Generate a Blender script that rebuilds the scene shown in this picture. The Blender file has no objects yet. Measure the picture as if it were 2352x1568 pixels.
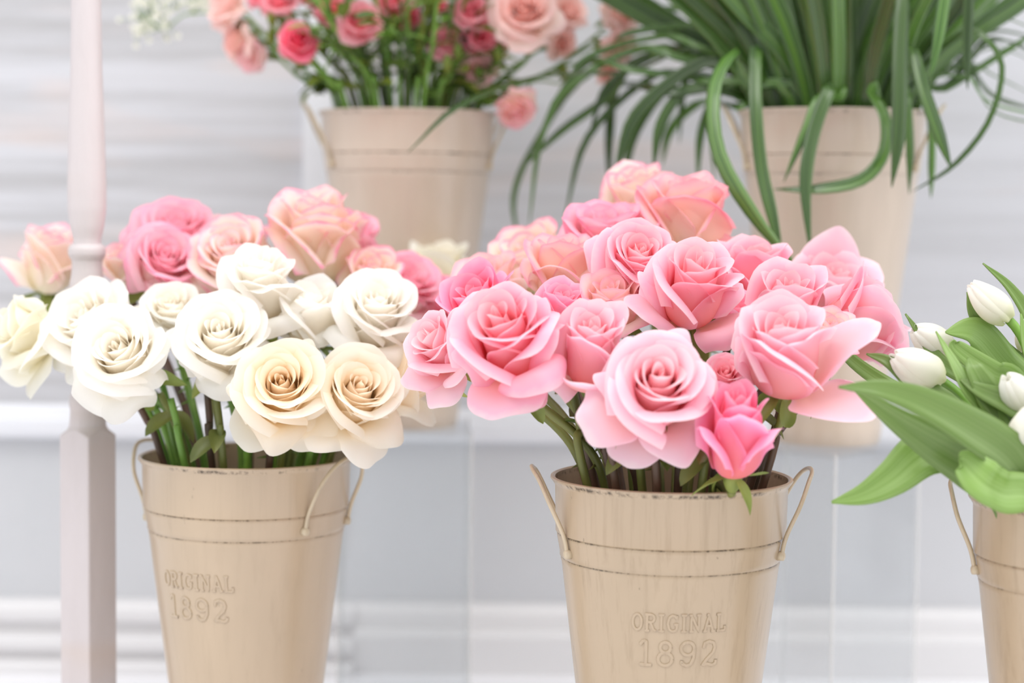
import bpy, math, random
import numpy as np
from mathutils import Vector, Matrix

# ------------------------------------------------------------------ camera, world, light
F = 4573.0                                   # focal length in pixels of the 2352 px frame (70 mm on 36 mm)
CAM_Z = 0.496
PITCH, ROLL = math.atan(314 / F), 0.0105
C = Vector((0, 0, CAM_Z))
fw = Vector((0, math.cos(PITCH), -math.sin(PITCH)))
u0 = Vector((0, math.sin(PITCH), math.cos(PITCH)))
h0 = Vector((1, 0, 0))
rt = h0 * math.cos(ROLL) + u0 * math.sin(ROLL)
up = -h0 * math.sin(ROLL) + u0 * math.cos(ROLL)
scn = bpy.context.scene
COL = scn.collection
cd = bpy.data.cameras.new('camera'); cam = bpy.data.objects.new('camera', cd); COL.objects.link(cam)
cam.matrix_world = Matrix(((rt.x, up.x, -fw.x, C.x), (rt.y, up.y, -fw.y, C.y), (rt.z, up.z, -fw.z, C.z), (0, 0, 0, 1)))
cd.sensor_width = 36; cd.lens = 36 * F / 2352; cd.clip_start = 0.05
cd.dof.use_dof = True; cd.dof.focus_distance = 1.42; cd.dof.aperture_fstop = 3.0
scn.camera = cam
scn.view_settings.view_transform = 'Standard'; scn.view_settings.look = 'None'
scn.view_settings.gamma = 1.0; scn.view_settings.use_curve_mapping = False
scn.view_settings.exposure = 0.22
scn.cycles.max_bounces = 14; scn.cycles.diffuse_bounces = 12; scn.cycles.transparent_max_bounces = 16

w = bpy.data.worlds.new('daylight'); scn.world = w; w.use_nodes = True
bg = w.node_tree.nodes['Background']; bg.inputs[0].default_value = (0.985, 0.985, 1.0, 1); bg.inputs[1].default_value = 0.95
_N, _L = w.node_tree.nodes, w.node_tree.links      # brighter towards the windows at the sides and above, darker behind the viewer
_tc = _N.new('ShaderNodeTexCoord'); _sx = _N.new('ShaderNodeSeparateXYZ'); _L.new(_tc.outputs['Generated'], _sx.inputs[0])
def _mth(op, a, b):
    k = _N.new('ShaderNodeMath'); k.operation = op
    for i, x in enumerate((a, b)):
        if isinstance(x, (int, float)): k.inputs[i].default_value = x
        else: _L.new(x, k.inputs[i])
    return k.outputs[0]
_ax = _mth('POWER', _mth('ABSOLUTE', _sx.outputs['X'], 0), 2); _up = _mth('MAXIMUM', _sx.outputs['Z'], 0)
_L.new(_mth('ADD', _mth('ADD', .46, _mth('MULTIPLY', _ax, .75)), _mth('MULTIPLY', _up, .85)), bg.inputs[1])

def area(name, loc, target, sx, sy, power, col):
    ld = bpy.data.lights.new(name, 'AREA'); ld.shape = 'RECTANGLE'; ld.size = sx; ld.size_y = sy
    ld.energy = power; ld.color = col
    o = bpy.data.objects.new(name, ld); COL.objects.link(o); o.location = loc
    o.rotation_euler = (Vector(target) - Vector(loc)).to_track_quat('-Z', 'Y').to_euler()
    return o
area('window_light', (-0.7, 0.4, 2.3), (0, 1.6, 0.3), 1.5, 1.1, 13, (1.0, 0.985, 0.96))
area('ceiling_light', (0.5, 1.15, 2.1), (0.1, 1.6, 0.3), 1.8, 0.8, 12, (1.0, 0.98, 0.96))
area('side_window_light', (2.2, 0.6, 1.2), (0.2, 1.5, 0.3), 1.2, 1.4, 6, (0.96, 0.98, 1.0))

def P(px, py, d):
    """world point seen at a pixel of the 2352 x 1568 frame, at depth d"""
    return C + (fw + rt * ((px - 1176) / F) + up * ((784 - py) / F)) * d

# ------------------------------------------------------------------ helpers
def setp(o, label=None, cat=None, group=None, kind=None):
    if label: o['label'] = label
    if cat: o['category'] = cat
    if group: o['group'] = group
    if kind: o['kind'] = kind
    return o

def mesh_obj(name, verts, faces, mat, parent=None, smooth=True, attr=None, loc=None):
    me = bpy.data.meshes.new(name)
    verts = np.asarray(verts, dtype=np.float64)
    me.from_pydata(verts.tolist(), [], [tuple(map(int, f)) for f in faces])
    if smooth and len(me.polygons): me.polygons.foreach_set('use_smooth', [True] * len(me.polygons))
    if attr is not None:
        ca = me.color_attributes.new('tone', 'FLOAT_COLOR', 'POINT')
        a = np.ones((len(verts), 4), dtype=np.float32); a[:, :3] = attr
        ca.data.foreach_set('color', a.ravel())
    if mat: me.materials.append(mat)
    me.update()
    o = bpy.data.objects.new(name, me); COL.objects.link(o)
    if parent is not None: o.parent = parent
    if loc is not None: o.location = loc
    return o

def empty(name, loc):
    o = bpy.data.objects.new(name, None); COL.objects.link(o); o.location = loc; o.empty_display_size = 0.02
    return o

class MB:
    def __init__(s): s.v = []; s.f = []; s.a = []; s.n = 0
    def add(s, v, f, a=None):
        v = np.asarray(v, float); s.v.append(v); s.f += [tuple(i + s.n for i in q) for q in f]
        s.a.append(np.zeros((len(v), 3)) if a is None else np.asarray(a, float)); s.n += len(v)
    def grid(s, V, a=None, close_u=False):
        nv, nu = V.shape[:2]; f = []
        for i in range(nv - 1):
            for j in range(nu if close_u else nu - 1):
                k = (j + 1) % nu
                f.append((i * nu + j, i * nu + k, (i + 1) * nu + k, (i + 1) * nu + j))
        s.add(V.reshape(-1, 3), f, None if a is None else a.reshape(-1, 3))
    def tube(s, pts, rad, n=8, a=None, cap=True):
        pts = [Vector(p) for p in pts]; m = len(pts)
        if not hasattr(rad, '__len__'): rad = [rad] * m
        T = [(pts[min(i + 1, m - 1)] - pts[max(i - 1, 0)]).normalized() for i in range(m)]
        x = T[0].orthogonal().normalized(); V = np.zeros((m, n, 3))
        for i in range(m):
            x = (x - T[i] * x.dot(T[i])).normalized(); y = T[i].cross(x)
            for j in range(n):
                g = 2 * math.pi * j / n
                V[i, j] = pts[i] + (x * math.cos(g) + y * math.sin(g)) * rad[i]
        A = np.zeros((m, n, 3)) if a is None else np.tile(np.asarray(a, float), (m, n, 1))
        if a is None: A[:, :, 0] = np.linspace(0, 1, m)[:, None]
        b = s.n; s.grid(V, A, True)
        if cap:
            s.f.append(tuple(b + j for j in range(n))[::-1]); s.f.append(tuple(b + (m - 1) * n + j for j in range(n)))
    def box(s, lo, hi):
        x0, y0, z0 = lo; x1, y1, z1 = hi
        s.add([(x0,y0,z0),(x1,y0,z0),(x1,y1,z0),(x0,y1,z0),(x0,y0,z1),(x1,y0,z1),(x1,y1,z1),(x0,y1,z1)],
              [(0,3,2,1),(4,5,6,7),(0,1,5,4),(1,2,6,5),(2,3,7,6),(3,0,4,7)])
    def build(s, name, mat, parent=None, smooth=True, origin=None, attr=False):
        V = np.concatenate(s.v)
        if origin is not None: V = V - np.asarray(origin, float)
        return mesh_obj(name, V, s.f, mat, parent, smooth, np.concatenate(s.a) if attr else None)

def bez(p0, p1, p2, p3, n):
    out = []
    for i in range(n):
        t = i / (n - 1); s = 1 - t
        out.append(p0 * s**3 + p1 * 3*s*s*t + p2 * 3*s*t*t + p3 * t**3)
    return out

def spline(pts, n):
    """Catmull-Rom through points"""
    pts = [Vector(p) for p in pts]
    q = [pts[0] * 2 - pts[1]] + pts + [pts[-1] * 2 - pts[-2]]
    out = []; m = len(pts) - 1
    for i in range(n):
        t = i / (n - 1) * m; k = min(int(t), m - 1); t -= k
        a, b, c, d = q[k], q[k+1], q[k+2], q[k+3]
        out.append(0.5 * ((2*b) + (c-a)*t + (2*a-5*b+4*c-d)*t*t + (3*b-a-3*c+d)*t**3))
    return out

def sm(x, a, b):
    t = np.clip((x - a) / (b - a), 0, 1); return t * t * (3 - 2 * t)

# ------------------------------------------------------------------ materials
def srgb(r, g, b):
    f = lambda c: (c/255/12.92) if c/255 <= .04045 else ((c/255+.055)/1.055)**2.4
    return (f(r), f(g), f(b), 1)

def new_mat(name, col, rough=.5, spec=.5):
    m = bpy.data.materials.new(name); m.use_nodes = True
    b = m.node_tree.nodes['Principled BSDF']
    b.inputs['Base Color'].default_value = col; b.inputs['Roughness'].default_value = rough
    b.inputs['Specular IOR Level'].default_value = spec
    return m, m.node_tree.nodes, m.node_tree.links, b

def ramp(nodes, stops, interp='LINEAR'):
    r = nodes.new('ShaderNodeValToRGB'); r.color_ramp.interpolation = interp
    e = r.color_ramp.elements
    while len(e) < len(stops): e.new(0.5)
    for k, (p, c) in enumerate(stops): e[k].position = p; e[k].color = c
    return r

def petal_mat(name, ramp_e, inner_tint, rough=.55, trans=.38, tcol=None, var=0.04):
    """ramp_e: colour from petal base (0) to margin (1); inner_tint: (colour, amount) for heart petals"""
    m, N, L, b = new_mat(name, (1, 1, 1, 1), rough, .25)
    at = N.new('ShaderNodeAttribute'); at.attribute_name = 'tone'
    sp = N.new('ShaderNodeSeparateColor'); L.new(at.outputs['Color'], sp.inputs[0])
    nz = N.new('ShaderNodeTexNoise'); nz.inputs['Scale'].default_value = 60; nz.inputs['Detail'].default_value = 3
    tc = N.new('ShaderNodeTexCoord'); L.new(tc.outputs['Object'], nz.inputs['Vector'])
    ad = N.new('ShaderNodeMath'); ad.operation = 'MULTIPLY_ADD'; ad.inputs[1].default_value = .22; ad.inputs[2].default_value = -.11
    L.new(nz.outputs['Fac'], ad.inputs[0])
    a2 = N.new('ShaderNodeMath'); a2.operation = 'ADD'; L.new(ad.outputs[0], a2.inputs[0]); L.new(sp.outputs[0], a2.inputs[1])
    r = ramp(N, ramp_e); L.new(a2.outputs[0], r.inputs['Fac'])
    mx = N.new('ShaderNodeMix'); mx.data_type = 'RGBA'
    iv = N.new('ShaderNodeMath'); iv.operation = 'MULTIPLY_ADD'; iv.inputs[1].default_value = -inner_tint[1]; iv.inputs[2].default_value = inner_tint[1]
    L.new(sp.outputs[1], iv.inputs[0]); L.new(iv.outputs[0], mx.inputs['Factor'])
    L.new(r.outputs['Color'], mx.inputs['A']); mx.inputs['B'].default_value = inner_tint[0]
    oi = N.new('ShaderNodeObjectInfo')
    hs = N.new('ShaderNodeHueSaturation'); L.new(mx.outputs['Result'], hs.inputs['Color'])
    mr = N.new('ShaderNodeMapRange'); mr.inputs['To Min'].default_value = 1 - var * 3; mr.inputs['To Max'].default_value = 1 + var * 3
    L.new(oi.outputs['Random'], mr.inputs['Value']); L.new(mr.outputs['Result'], hs.inputs['Saturation'])
    L.new(hs.outputs['Color'], b.inputs['Base Color'])
    tr = N.new('ShaderNodeBsdfTranslucent'); L.new(hs.outputs['Color'], tr.inputs['Color'])
    bp = N.new('ShaderNodeBump'); bp.inputs['Strength'].default_value = .12; bp.inputs['Distance'].default_value = .002
    L.new(nz.outputs['Fac'], bp.inputs['Height']); L.new(bp.outputs['Normal'], b.inputs['Normal'])
    ms = N.new('ShaderNodeMixShader'); ms.inputs[0].default_value = trans
    L.new(b.outputs[0], ms.inputs[1]); L.new(tr.outputs[0], ms.inputs[2])
    L.new(ms.outputs[0], N['Material Output'].inputs['Surface'])
    return m

def leaf_mat(name, c0, c1, rough=.4, trans=.3, streak=0, spec=.5, vlo=.8, vhi=1.2, s0=.32, s1=.68):
    m, N, L, b = new_mat(name, c0, rough, spec)
    tc = N.new('ShaderNodeTexCoord'); nz = N.new('ShaderNodeTexNoise'); nz.inputs['Scale'].default_value = 25
    L.new(tc.outputs['Object'], nz.inputs['Vector'])
    at = N.new('ShaderNodeAttribute'); at.attribute_name = 'tone'
    sp = N.new('ShaderNodeSeparateColor'); L.new(at.outputs['Color'], sp.inputs[0])
    fac = nz.outputs['Fac']
    if streak:
        cb = N.new('ShaderNodeCombineXYZ')
        sx = N.new('ShaderNodeMath'); sx.operation = 'MULTIPLY'; sx.inputs[1].default_value = streak; L.new(sp.outputs[1], sx.inputs[0])
        sy = N.new('ShaderNodeMath'); sy.operation = 'MULTIPLY'; sy.inputs[1].default_value = 1.5; L.new(sp.outputs[0], sy.inputs[0])
        L.new(sx.outputs[0], cb.inputs[0]); L.new(sy.outputs[0], cb.inputs[1]); L.new(sp.outputs[2], cb.inputs[2])
        n2 = N.new('ShaderNodeTexNoise'); n2.inputs['Scale'].default_value = 1.0; n2.inputs['Detail'].default_value = 3; L.new(cb.outputs[0], n2.inputs['Vector'])
        fac = n2.outputs['Fac']
    r = ramp(N, [(s0, c0), (s1, c1)]); L.new(fac, r.inputs['Fac'])
    oi = N.new('ShaderNodeObjectInfo'); hs = N.new('ShaderNodeHueSaturation')
    mr = N.new('ShaderNodeMapRange'); mr.inputs['To Min'].default_value = vlo; mr.inputs['To Max'].default_value = vhi
    L.new(oi.outputs['Random'], mr.inputs['Value']); L.new(mr.outputs['Result'], hs.inputs['Value'])
    L.new(r.outputs['Color'], hs.inputs['Color']); L.new(hs.outputs['Color'], b.inputs['Base Color'])
    tr = N.new('ShaderNodeBsdfTranslucent'); L.new(hs.outputs['Color'], tr.inputs['Color'])
    ms = N.new('ShaderNodeMixShader'); ms.inputs[0].default_value = trans
    L.new(b.outputs[0], ms.inputs[1]); L.new(tr.outputs[0], ms.inputs[2]); L.new(ms.outputs[0], N['Material Output'].inputs['Surface'])
    return m

W_ = lambda r, g, b: srgb(r, g, b)
PM = {
 'white': petal_mat('white_rose_petals', [(0, W_(255,240,205)), (.35, W_(255,248,236)), (.75, W_(255,253,248)), (1, W_(255,254,252))], (W_(255,248,234), .5), trans=.55),
 'cream': petal_mat('cream_rose_petals', [(0, W_(246,236,195)), (.4, W_(250,244,220)), (.8, W_(252,249,236)), (1, W_(252,251,242))], (W_(252,242,218), .4)),
 'ivory': petal_mat('ivory_rose_petals', [(0, W_(255,234,188)), (.35, W_(255,241,214)), (.75, W_(255,247,233)), (1, W_(255,252,244))], (W_(255,238,212), .7), trans=.55),
 'pink': petal_mat('pink_rose_petals', [(0, W_(253,222,160)), (.2, W_(253,184,172)), (.6, W_(253,197,204)), (.9, W_(253,207,224)), (1, W_(254,228,236))], (W_(255,192,186), .55), trans=.42, var=.07),
 'rosy': petal_mat('rosy_pink_petals', [(0, W_(252,205,150)), (.22, W_(252,168,168)), (.6, W_(253,172,188)), (.9, W_(254,180,212)), (1, W_(254,204,226))], (W_(255,180,178), .5), trans=.42),
 'blush': petal_mat('blush_edged_petals', [(0, W_(250,246,214)), (.6, W_(254,243,226)), (.90, W_(254,240,228)), (.97, W_(254,222,226)), (1.0, W_(252,176,198))], (W_(255,230,230), .5)),
 'blush_pink': petal_mat('blush_pink_petals', [(0, W_(253,244,220)), (.5, W_(254,230,222)), (.8, W_(254,220,226)), (.95, W_(254,194,212)), (1, W_(253,172,200))], (W_(255,208,220), .5)),
 'peach': petal_mat('peach_pink_petals', [(0, W_(250,240,200)), (.55, W_(254,233,216)), (.84, W_(254,228,219)), (.95, W_(254,208,214)), (1, W_(253,182,200))], (W_(255,216,216), .5)),
 'hot': petal_mat('hot_pink_petals', [(0, W_(250,205,150)), (.3, W_(252,120,145)), (.8, W_(254,135,160)), (1, W_(255,175,190))], (W_(252,92,140), .5), trans=.5),
 'candy': petal_mat('candy_pink_petals', [(0, W_(250,215,180)), (.3, W_(253,158,168)), (.8, W_(254,162,178)), (1, W_(255,200,208))], (W_(253,135,158), .5), trans=.5),
 'pale': petal_mat('pale_spray_petals', [(0, W_(248,230,185)), (.4, W_(252,232,218)), (.85, W_(253,228,220)), (1, W_(253,220,218))], (W_(253,205,194), .8)),
 'tulip': petal_mat('tulip_petals', [(0, W_(225,230,180)), (.25, W_(248,246,232)), (1, W_(253,252,248))], (W_(250,250,240), .2), rough=.35),
}
M_stem = leaf_mat('rose_stem_green', W_(86,98,42), W_(124,128,62), .45, 0)
M_stem_dark = leaf_mat('rose_stem_dark', W_(58,50,34), W_(104,74,56), .45, 0)
M_stem_fresh = leaf_mat('fresh_stem_green', W_(88,132,44), W_(128,168,72), .4, 0)
M_calyx = leaf_mat('calyx_green', W_(92,118,48), W_(150,160,82), .5, .25)
M_rleaf = leaf_mat('rose_leaf_green', W_(62,90,36), W_(104,130,54), .4, .25)
M_olive = leaf_mat('olive_leaf_green', W_(88,118,40), W_(150,158,60), .5, .3)
M_blade = leaf_mat('grass_blade_green', W_(36,70,28), W_(104,144,62), .24, .20, streak=9, spec=.8, vlo=.5, vhi=1.45)
M_tleaf = leaf_mat('tulip_leaf_green', W_(126,164,66), W_(172,202,124), .36, .36, streak=12, spec=.6, vlo=.72, vhi=1.18, s0=.15, s1=.85)

def white_wood(name, base, dark, warm, streak_amt, pos0, pos1, scale=(1.2, 1, 28), warm_amt=.0, rough=.55):
    m, N, L, b = new_mat(name, base, rough, .4)
    tc = N.new('ShaderNodeTexCoord'); mp = N.new('ShaderNodeMapping'); mp.inputs['Scale'].default_value = scale
    L.new(tc.outputs['Object'], mp.inputs['Vector'])
    nz = N.new('ShaderNodeTexNoise'); nz.inputs['Scale'].default_value = 1.6; nz.inputs['Detail'].default_value = 6; nz.inputs['Roughness'].default_value = .65
    L.new(mp.outputs[0], nz.inputs['Vector'])
    r = ramp(N, [(pos0, dark), (pos1, base)]); L.new(nz.outputs['Fac'], r.inputs['Fac'])
    # paint wears through more towards one end of the wall
    sx = N.new('ShaderNodeSeparateXYZ'); L.new(tc.outputs['Object'], sx.inputs[0])
    mr = N.new('ShaderNodeMapRange'); mr.inputs['From Min'].default_value = -.55; mr.inputs['From Max'].default_value = .1
    mr.inputs['To Min'].default_value = streak_amt; mr.inputs['To Max'].default_value = streak_amt * .35; L.new(sx.outputs['X'], mr.inputs['Value'])
    mx = N.new('ShaderNodeMix'); mx.data_type = 'RGBA'; L.new(mr.outputs[0], mx.inputs['Factor']); mx.inputs['A'].default_value = base; L.new(r.outputs['Color'], mx.inputs['B'])
    out = mx.outputs['Result']
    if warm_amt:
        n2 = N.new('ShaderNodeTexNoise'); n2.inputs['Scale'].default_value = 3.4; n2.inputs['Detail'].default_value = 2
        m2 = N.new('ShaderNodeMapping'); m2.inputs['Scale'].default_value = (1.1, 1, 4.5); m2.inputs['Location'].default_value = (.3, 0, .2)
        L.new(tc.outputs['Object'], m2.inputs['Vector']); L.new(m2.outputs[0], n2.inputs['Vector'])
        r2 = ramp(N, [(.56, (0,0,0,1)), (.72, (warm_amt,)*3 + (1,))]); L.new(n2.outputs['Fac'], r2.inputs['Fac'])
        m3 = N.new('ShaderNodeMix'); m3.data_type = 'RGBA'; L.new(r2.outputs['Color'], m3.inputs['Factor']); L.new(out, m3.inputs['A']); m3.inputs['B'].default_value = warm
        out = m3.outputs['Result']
    L.new(out, b.inputs['Base Color'])
    bp = N.new('ShaderNodeBump'); bp.inputs['Strength'].default_value = .2; bp.inputs['Distance'].default_value = .004
    L.new(nz.outputs['Fac'], bp.inputs['Height']); L.new(bp.outputs[0], b.inputs['Normal'])
    return m
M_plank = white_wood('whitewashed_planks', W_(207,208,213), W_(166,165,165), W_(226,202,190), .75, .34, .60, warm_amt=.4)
M_panel = white_wood('grey_panel_paint', W_(206,207,210), W_(192,196,200), W_(200,196,192), .6, .3, .7, scale=(2.5, 1, 2.5))
M_trim = white_wood('white_trim_paint', W_(230,232,237), W_(220,222,228), W_(220,220,220), .4, .4, .6, scale=(2, 1, 6), rough=.35)
M_base = white_wood('white_baseboard_paint', W_(224,223,224), W_(216,215,217), W_(220,220,220), .4, .4, .6, scale=(2, 1, 6), rough=.35)
M_floor = white_wood('white_floor_paint', W_(240,240,243), W_(230,230,234), W_(220,220,220), .4, .4, .6, scale=(2, 2, 1), rough=.4)
M_post = white_wood('white_post_paint', W_(203,195,195), W_(186,177,175), W_(200,180,165), .5, .35, .55, scale=(30, 30, 6), warm_amt=.4, rough=.45)

def bucket_mat(name, wear, base, grooves=True):
    m, N, L, b = new_mat(name, base, .34, .5); b.inputs['Coat Weight'].default_value = .5; b.inputs['Coat Roughness'].default_value = .22
    tc = N.new('ShaderNodeTexCoord'); oi = N.new('ShaderNodeObjectInfo')
    def noise(scale, sc3, det=4, rough=.6):
        mp = N.new('ShaderNodeMapping'); mp.inputs['Scale'].default_value = sc3; L.new(tc.outputs['Object'], mp.inputs['Vector'])
        n = N.new('ShaderNodeTexNoise'); n.noise_dimensions = '4D'; n.inputs['Scale'].default_value = scale; n.inputs['Detail'].default_value = det; n.inputs['Roughness'].default_value = rough
        L.new(mp.outputs[0], n.inputs['Vector'])
        k = N.new('ShaderNodeMath'); k.operation = 'MULTIPLY'; k.inputs[1].default_value = 20; L.new(oi.outputs['Random'], k.inputs[0]); L.new(k.outputs[0], n.inputs['W'])
        return n.outputs['Fac']
    def math_(op, a, b_=None, c=None):
        k = N.new('ShaderNodeMath'); k.operation = op
        for i, x in enumerate((a, b_, c)):
            if x is None: continue
            if isinstance(x, (int, float)): k.inputs[i].default_value = x
            else: L.new(x, k.inputs[i])
        return k.outputs[0]
    st = noise(170, (1, 1, .05), 5, .7); br = noise(14, (1, 1, .35), 3)
    c1 = ramp(N, [(.25, tuple(x * .90 for x in base[:3]) + (1,)), (.55, base), (.8, tuple(min(1, x * 1.05) for x in base[:3]) + (1,))]); L.new(br, c1.inputs['Fac'])
    # brushed brown rubbing in vertical streaks
    s2 = math_('MULTIPLY', math_('SUBTRACT', st, .50), 1.5 * wear); s3 = N.new('ShaderNodeClamp'); L.new(s2, s3.inputs[0])
    mx = N.new('ShaderNodeMix'); mx.data_type = 'RGBA'; L.new(s3.outputs[0], mx.inputs['Factor']); L.new(c1.outputs['Color'], mx.inputs['A']); mx.inputs['B'].default_value = W_(120, 98, 66)
    z = N.new('ShaderNodeSeparateXYZ'); L.new(tc.outputs['Object'], z.inputs[0]); Z = z.outputs['Z']
    tot = None
    fine = noise(230, (1, 1, .6), 3, .7); mid = noise(26, (1, 1, .5), 3)
    for zg, wd, amt in ((GZ1, .0010, 1.0), (GZ2, .0009, .9), (HB - .0026, .0022, .95)) if grooves else ((-1, .001, 0),):
        d = math_('ABSOLUTE', math_('SUBTRACT', Z, zg))
        g = math_('SUBTRACT', 1, math_('DIVIDE', d, wd)); g = math_('MAXIMUM', g, 0)
        k = math_('MULTIPLY', g, math_('MULTIPLY_ADD', math_('ADD', math_('MULTIPLY', fine, .9), math_('MULTIPLY', mid, .6)), 6.0, -6.0 * (.79 - .12 * wear * amt)))
        k = math_('MULTIPLY', k, 1.15 * amt)
        tot = k if tot is None else math_('MAXIMUM', tot, k)
    # small specks
    sp = math_('MULTIPLY', math_('GREATER_THAN', noise(150, (1, 1, .45), 2), .735), .45 * wear)
    tot = math_('MAXIMUM', tot, sp); cl = N.new('ShaderNodeClamp'); L.new(tot, cl.inputs[0])
    m2 = N.new('ShaderNodeMix'); m2.data_type = 'RGBA'; L.new(cl.outputs[0], m2.inputs['Factor']); L.new(mx.outputs['Result'], m2.inputs['A']); m2.inputs['B'].default_value = W_(78, 63, 42)
    L.new(m2.outputs['Result'], b.inputs['Base Color'])
    bp = N.new('ShaderNodeBump'); bp.inputs['Strength'].default_value = .08; bp.inputs['Distance'].default_value = .0006
    L.new(st, bp.inputs['Height']); L.new(bp.outputs[0], b.inputs['Normal'])
    return m
HB, RB, RBOT = .300, .085, .048
GZ1, GZ2 = HB - .0400, HB - .0575
M_b1 = bucket_mat('worn_cream_enamel', .85, W_(184,163,136))
M_b2 = bucket_mat('cream_enamel', .35, W_(190,169,143))
M_b3 = bucket_mat('pale_cream_enamel', .30, W_(200,184,167))
M_wire = bucket_mat('cream_wire_enamel', .8, W_(200,184,156), False)
M_letter, N_, L_, b_ = new_mat('letter_edge_wear', W_(158,138,106), .5)

def clear_mat():
    m = bpy.data.materials.new('clear_acrylic'); m.use_nodes = True; N = m.node_tree.nodes; L = m.node_tree.links
    N.remove(N['Principled BSDF'])
    t = N.new('ShaderNodeBsdfTransparent'); t.inputs[0].default_value = (.955, .962, .965, 1)
    g = N.new('ShaderNodeBsdfGlossy'); g.inputs['Roughness'].default_value = .05; g.inputs[0].default_value = (.95,.95,.95,1)
    lw = N.new('ShaderNodeLayerWeight'); lw.inputs['Blend'].default_value = .5
    pw = N.new('ShaderNodeMath'); pw.operation = 'POWER'; pw.inputs[1].default_value = 5; L.new(lw.outputs['Facing'], pw.inputs[0])
    fr = N.new('ShaderNodeMath'); fr.operation = 'MULTIPLY_ADD'; fr.inputs[1].default_value = .5; fr.inputs[2].default_value = .03; L.new(pw.outputs[0], fr.inputs[0])
    ms = N.new('ShaderNodeMixShader'); L.new(fr.outputs[0], ms.inputs[0]); L.new(t.outputs[0], ms.inputs[1]); L.new(g.outputs[0], ms.inputs[2])
    L.new(ms.outputs[0], N['Material Output'].inputs['Surface']); return m
M_clear = clear_mat()
M_cedge, _n, _l, _be = new_mat('acrylic_polished_edge', W_(236,236,234), .2)
_t = _n.new('ShaderNodeBsdfTransparent'); _m = _n.new('ShaderNodeMixShader'); _m.inputs[0].default_value = .45
_l.new(_be.outputs[0], _m.inputs[1]); _l.new(_t.outputs[0], _m.inputs[2]); _l.new(_m.outputs[0], _n['Material Output'].inputs['Surface'])
M_water, _, _, _ = new_mat('dark_bucket_water', W_(52,54,44), .08)
M_gyp = petal_mat('tiny_white_flowers', [(0, W_(225,225,200)), (1, W_(250,250,246))], (W_(250,250,246), .1), trans=.2)

# ------------------------------------------------------------------ setting
def struct(name, mb, mat, **k):
    o = mb.build(name, mat, smooth=False, **k); o['kind'] = 'structure'; return o
YW = 2.10
m = MB(); m.box((-3, -2.0, -.04), (3, YW + .04, 0)); struct('floor', m, M_floor)
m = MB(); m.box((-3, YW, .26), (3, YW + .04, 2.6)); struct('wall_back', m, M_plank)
m = MB(); m.box((-3, YW + .004, 0), (3, YW + .04, .26)); struct('wall_lower', m, M_panel)
def profile_bar(x0, x1, prof):
    """prof: (distance in front of the wall, z) points swept along x"""
    mb = MB(); n = len(prof); V = [(x, YW + .004 - d, z) for x in (x0, x1) for d, z in prof]
    mb.add(V, [(i, i + 1, n + i + 1, n + i) for i in range(n - 1)] + [tuple(range(n))[::-1], tuple(range(n, 2 * n))]); return mb
struct('trim_1', profile_bar(-3, 3, [(0, .244), (.014, .245), (.019, .249), (.021, .258), (.021, .266), (.014, .268), (.012, .276), (.007, .280), (0, .281)]), M_trim)
XS = P(812, 1450, YW).x
struct('baseboard_left', profile_bar(-3, XS, [(0, 0), (.050, 0), (.050, .009), (.046, .012), (.028, .013), (.028, .020), (.036, .024), (.036, .034), (.032, .037), (.014, .038), (.014, .047), (.022, .052), (.022, .063), (.014, .070), (0, .072)]), M_base)
struct('baseboard_right', profile_bar(XS, 3, [(0, 0), (.030, 0), (.030, .040), (.022, .044), (.018, .046), (.016, .062), (.010, .070), (0, .072)]), M_base)
xb = P(700, 400, YW).x
m = MB(); m.box((xb, YW - .012, .281), (xb + .030, YW + .001, 2.6)); struct('trim_2', m, M_trim)

# ------------------------------------------------------------------ white turned post
def post():
    d = 1.625; base = P(203, 1300, d); cx, cy = base.x, base.y
    prof = [(0,33),(150,35),(300,40),(430,43.5),(480,43),(520,38),(548,31),(558,31),(563,39),(570,42.5),(582,42.5),(590,39),(596,35),(610,34),(635,36.5),(652,40),(668,41),(690,41),
            (705,36),(760,33),(820,32),(870,33),(895,36),(912,41.5),(926,42),(938,39.5),(944,39.5),(958,40.5),(975,42),(984,47),(991,56),(999,66),(1010,80)]
    zs = []; rs = []
    for y, r in prof: zs.append(P(203, y, d).z); rs.append(r * d / F)
    zs = [zs[0] + .9] + zs; rs = [.020] + rs
    nt = 96; s = 90.7 * d / F / 2; rot = math.radians(-32)
    zz = []; rr = []
    for i in range(len(zs) - 1):
        k = 8 if i > 0 else 4
        if i == 0: k = 6
        elif abs(zs[i] - zs[i+1]) > .01: k = 6
        else: k = 3
        for j in range(k):
            t = j / k; zz.append(zs[i] + (zs[i+1] - zs[i]) * t); rr.append(rs[i] + (rs[i+1] - rs[i]) * t)
    zz += [zs[-1], zs[-1] - .01, .02, 0]; rr += [rs[-1], .03, .03, .03]
    V = np.zeros((len(zz), nt, 3))
    for i, (z, r) in enumerate(zip(zz, rr)):
        for j in range(nt):
            g = 2 * math.pi * j / nt; a = (g - rot + math.pi / 4) % (math.pi / 2) - math.pi / 4
            sq = s / max(math.cos(a), .01); sq = min(sq, s * 1.375)
            R = min(r, sq)
            V[i, j] = (cx + R * math.cos(g), cy + R * math.sin(g), z)
    mb = MB(); mb.grid(V, None, True); mb.f = [f[::-1] for f in mb.f]
    mb.f.append(tuple(range(nt))); mb.f.append(tuple((len(zz) - 1) * nt + j for j in range(nt))[::-1])
    o = mb.build('turned_post', M_post, origin=(cx, cy, 0)); o.location = (cx, cy, 0)
    md = o.modifiers.new('edge', 'EDGE_SPLIT'); md.split_angle = math.radians(32)
    setp(o, 'white painted turned wooden post with a square lower shaft beside the white roses', 'post')
post()

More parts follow.
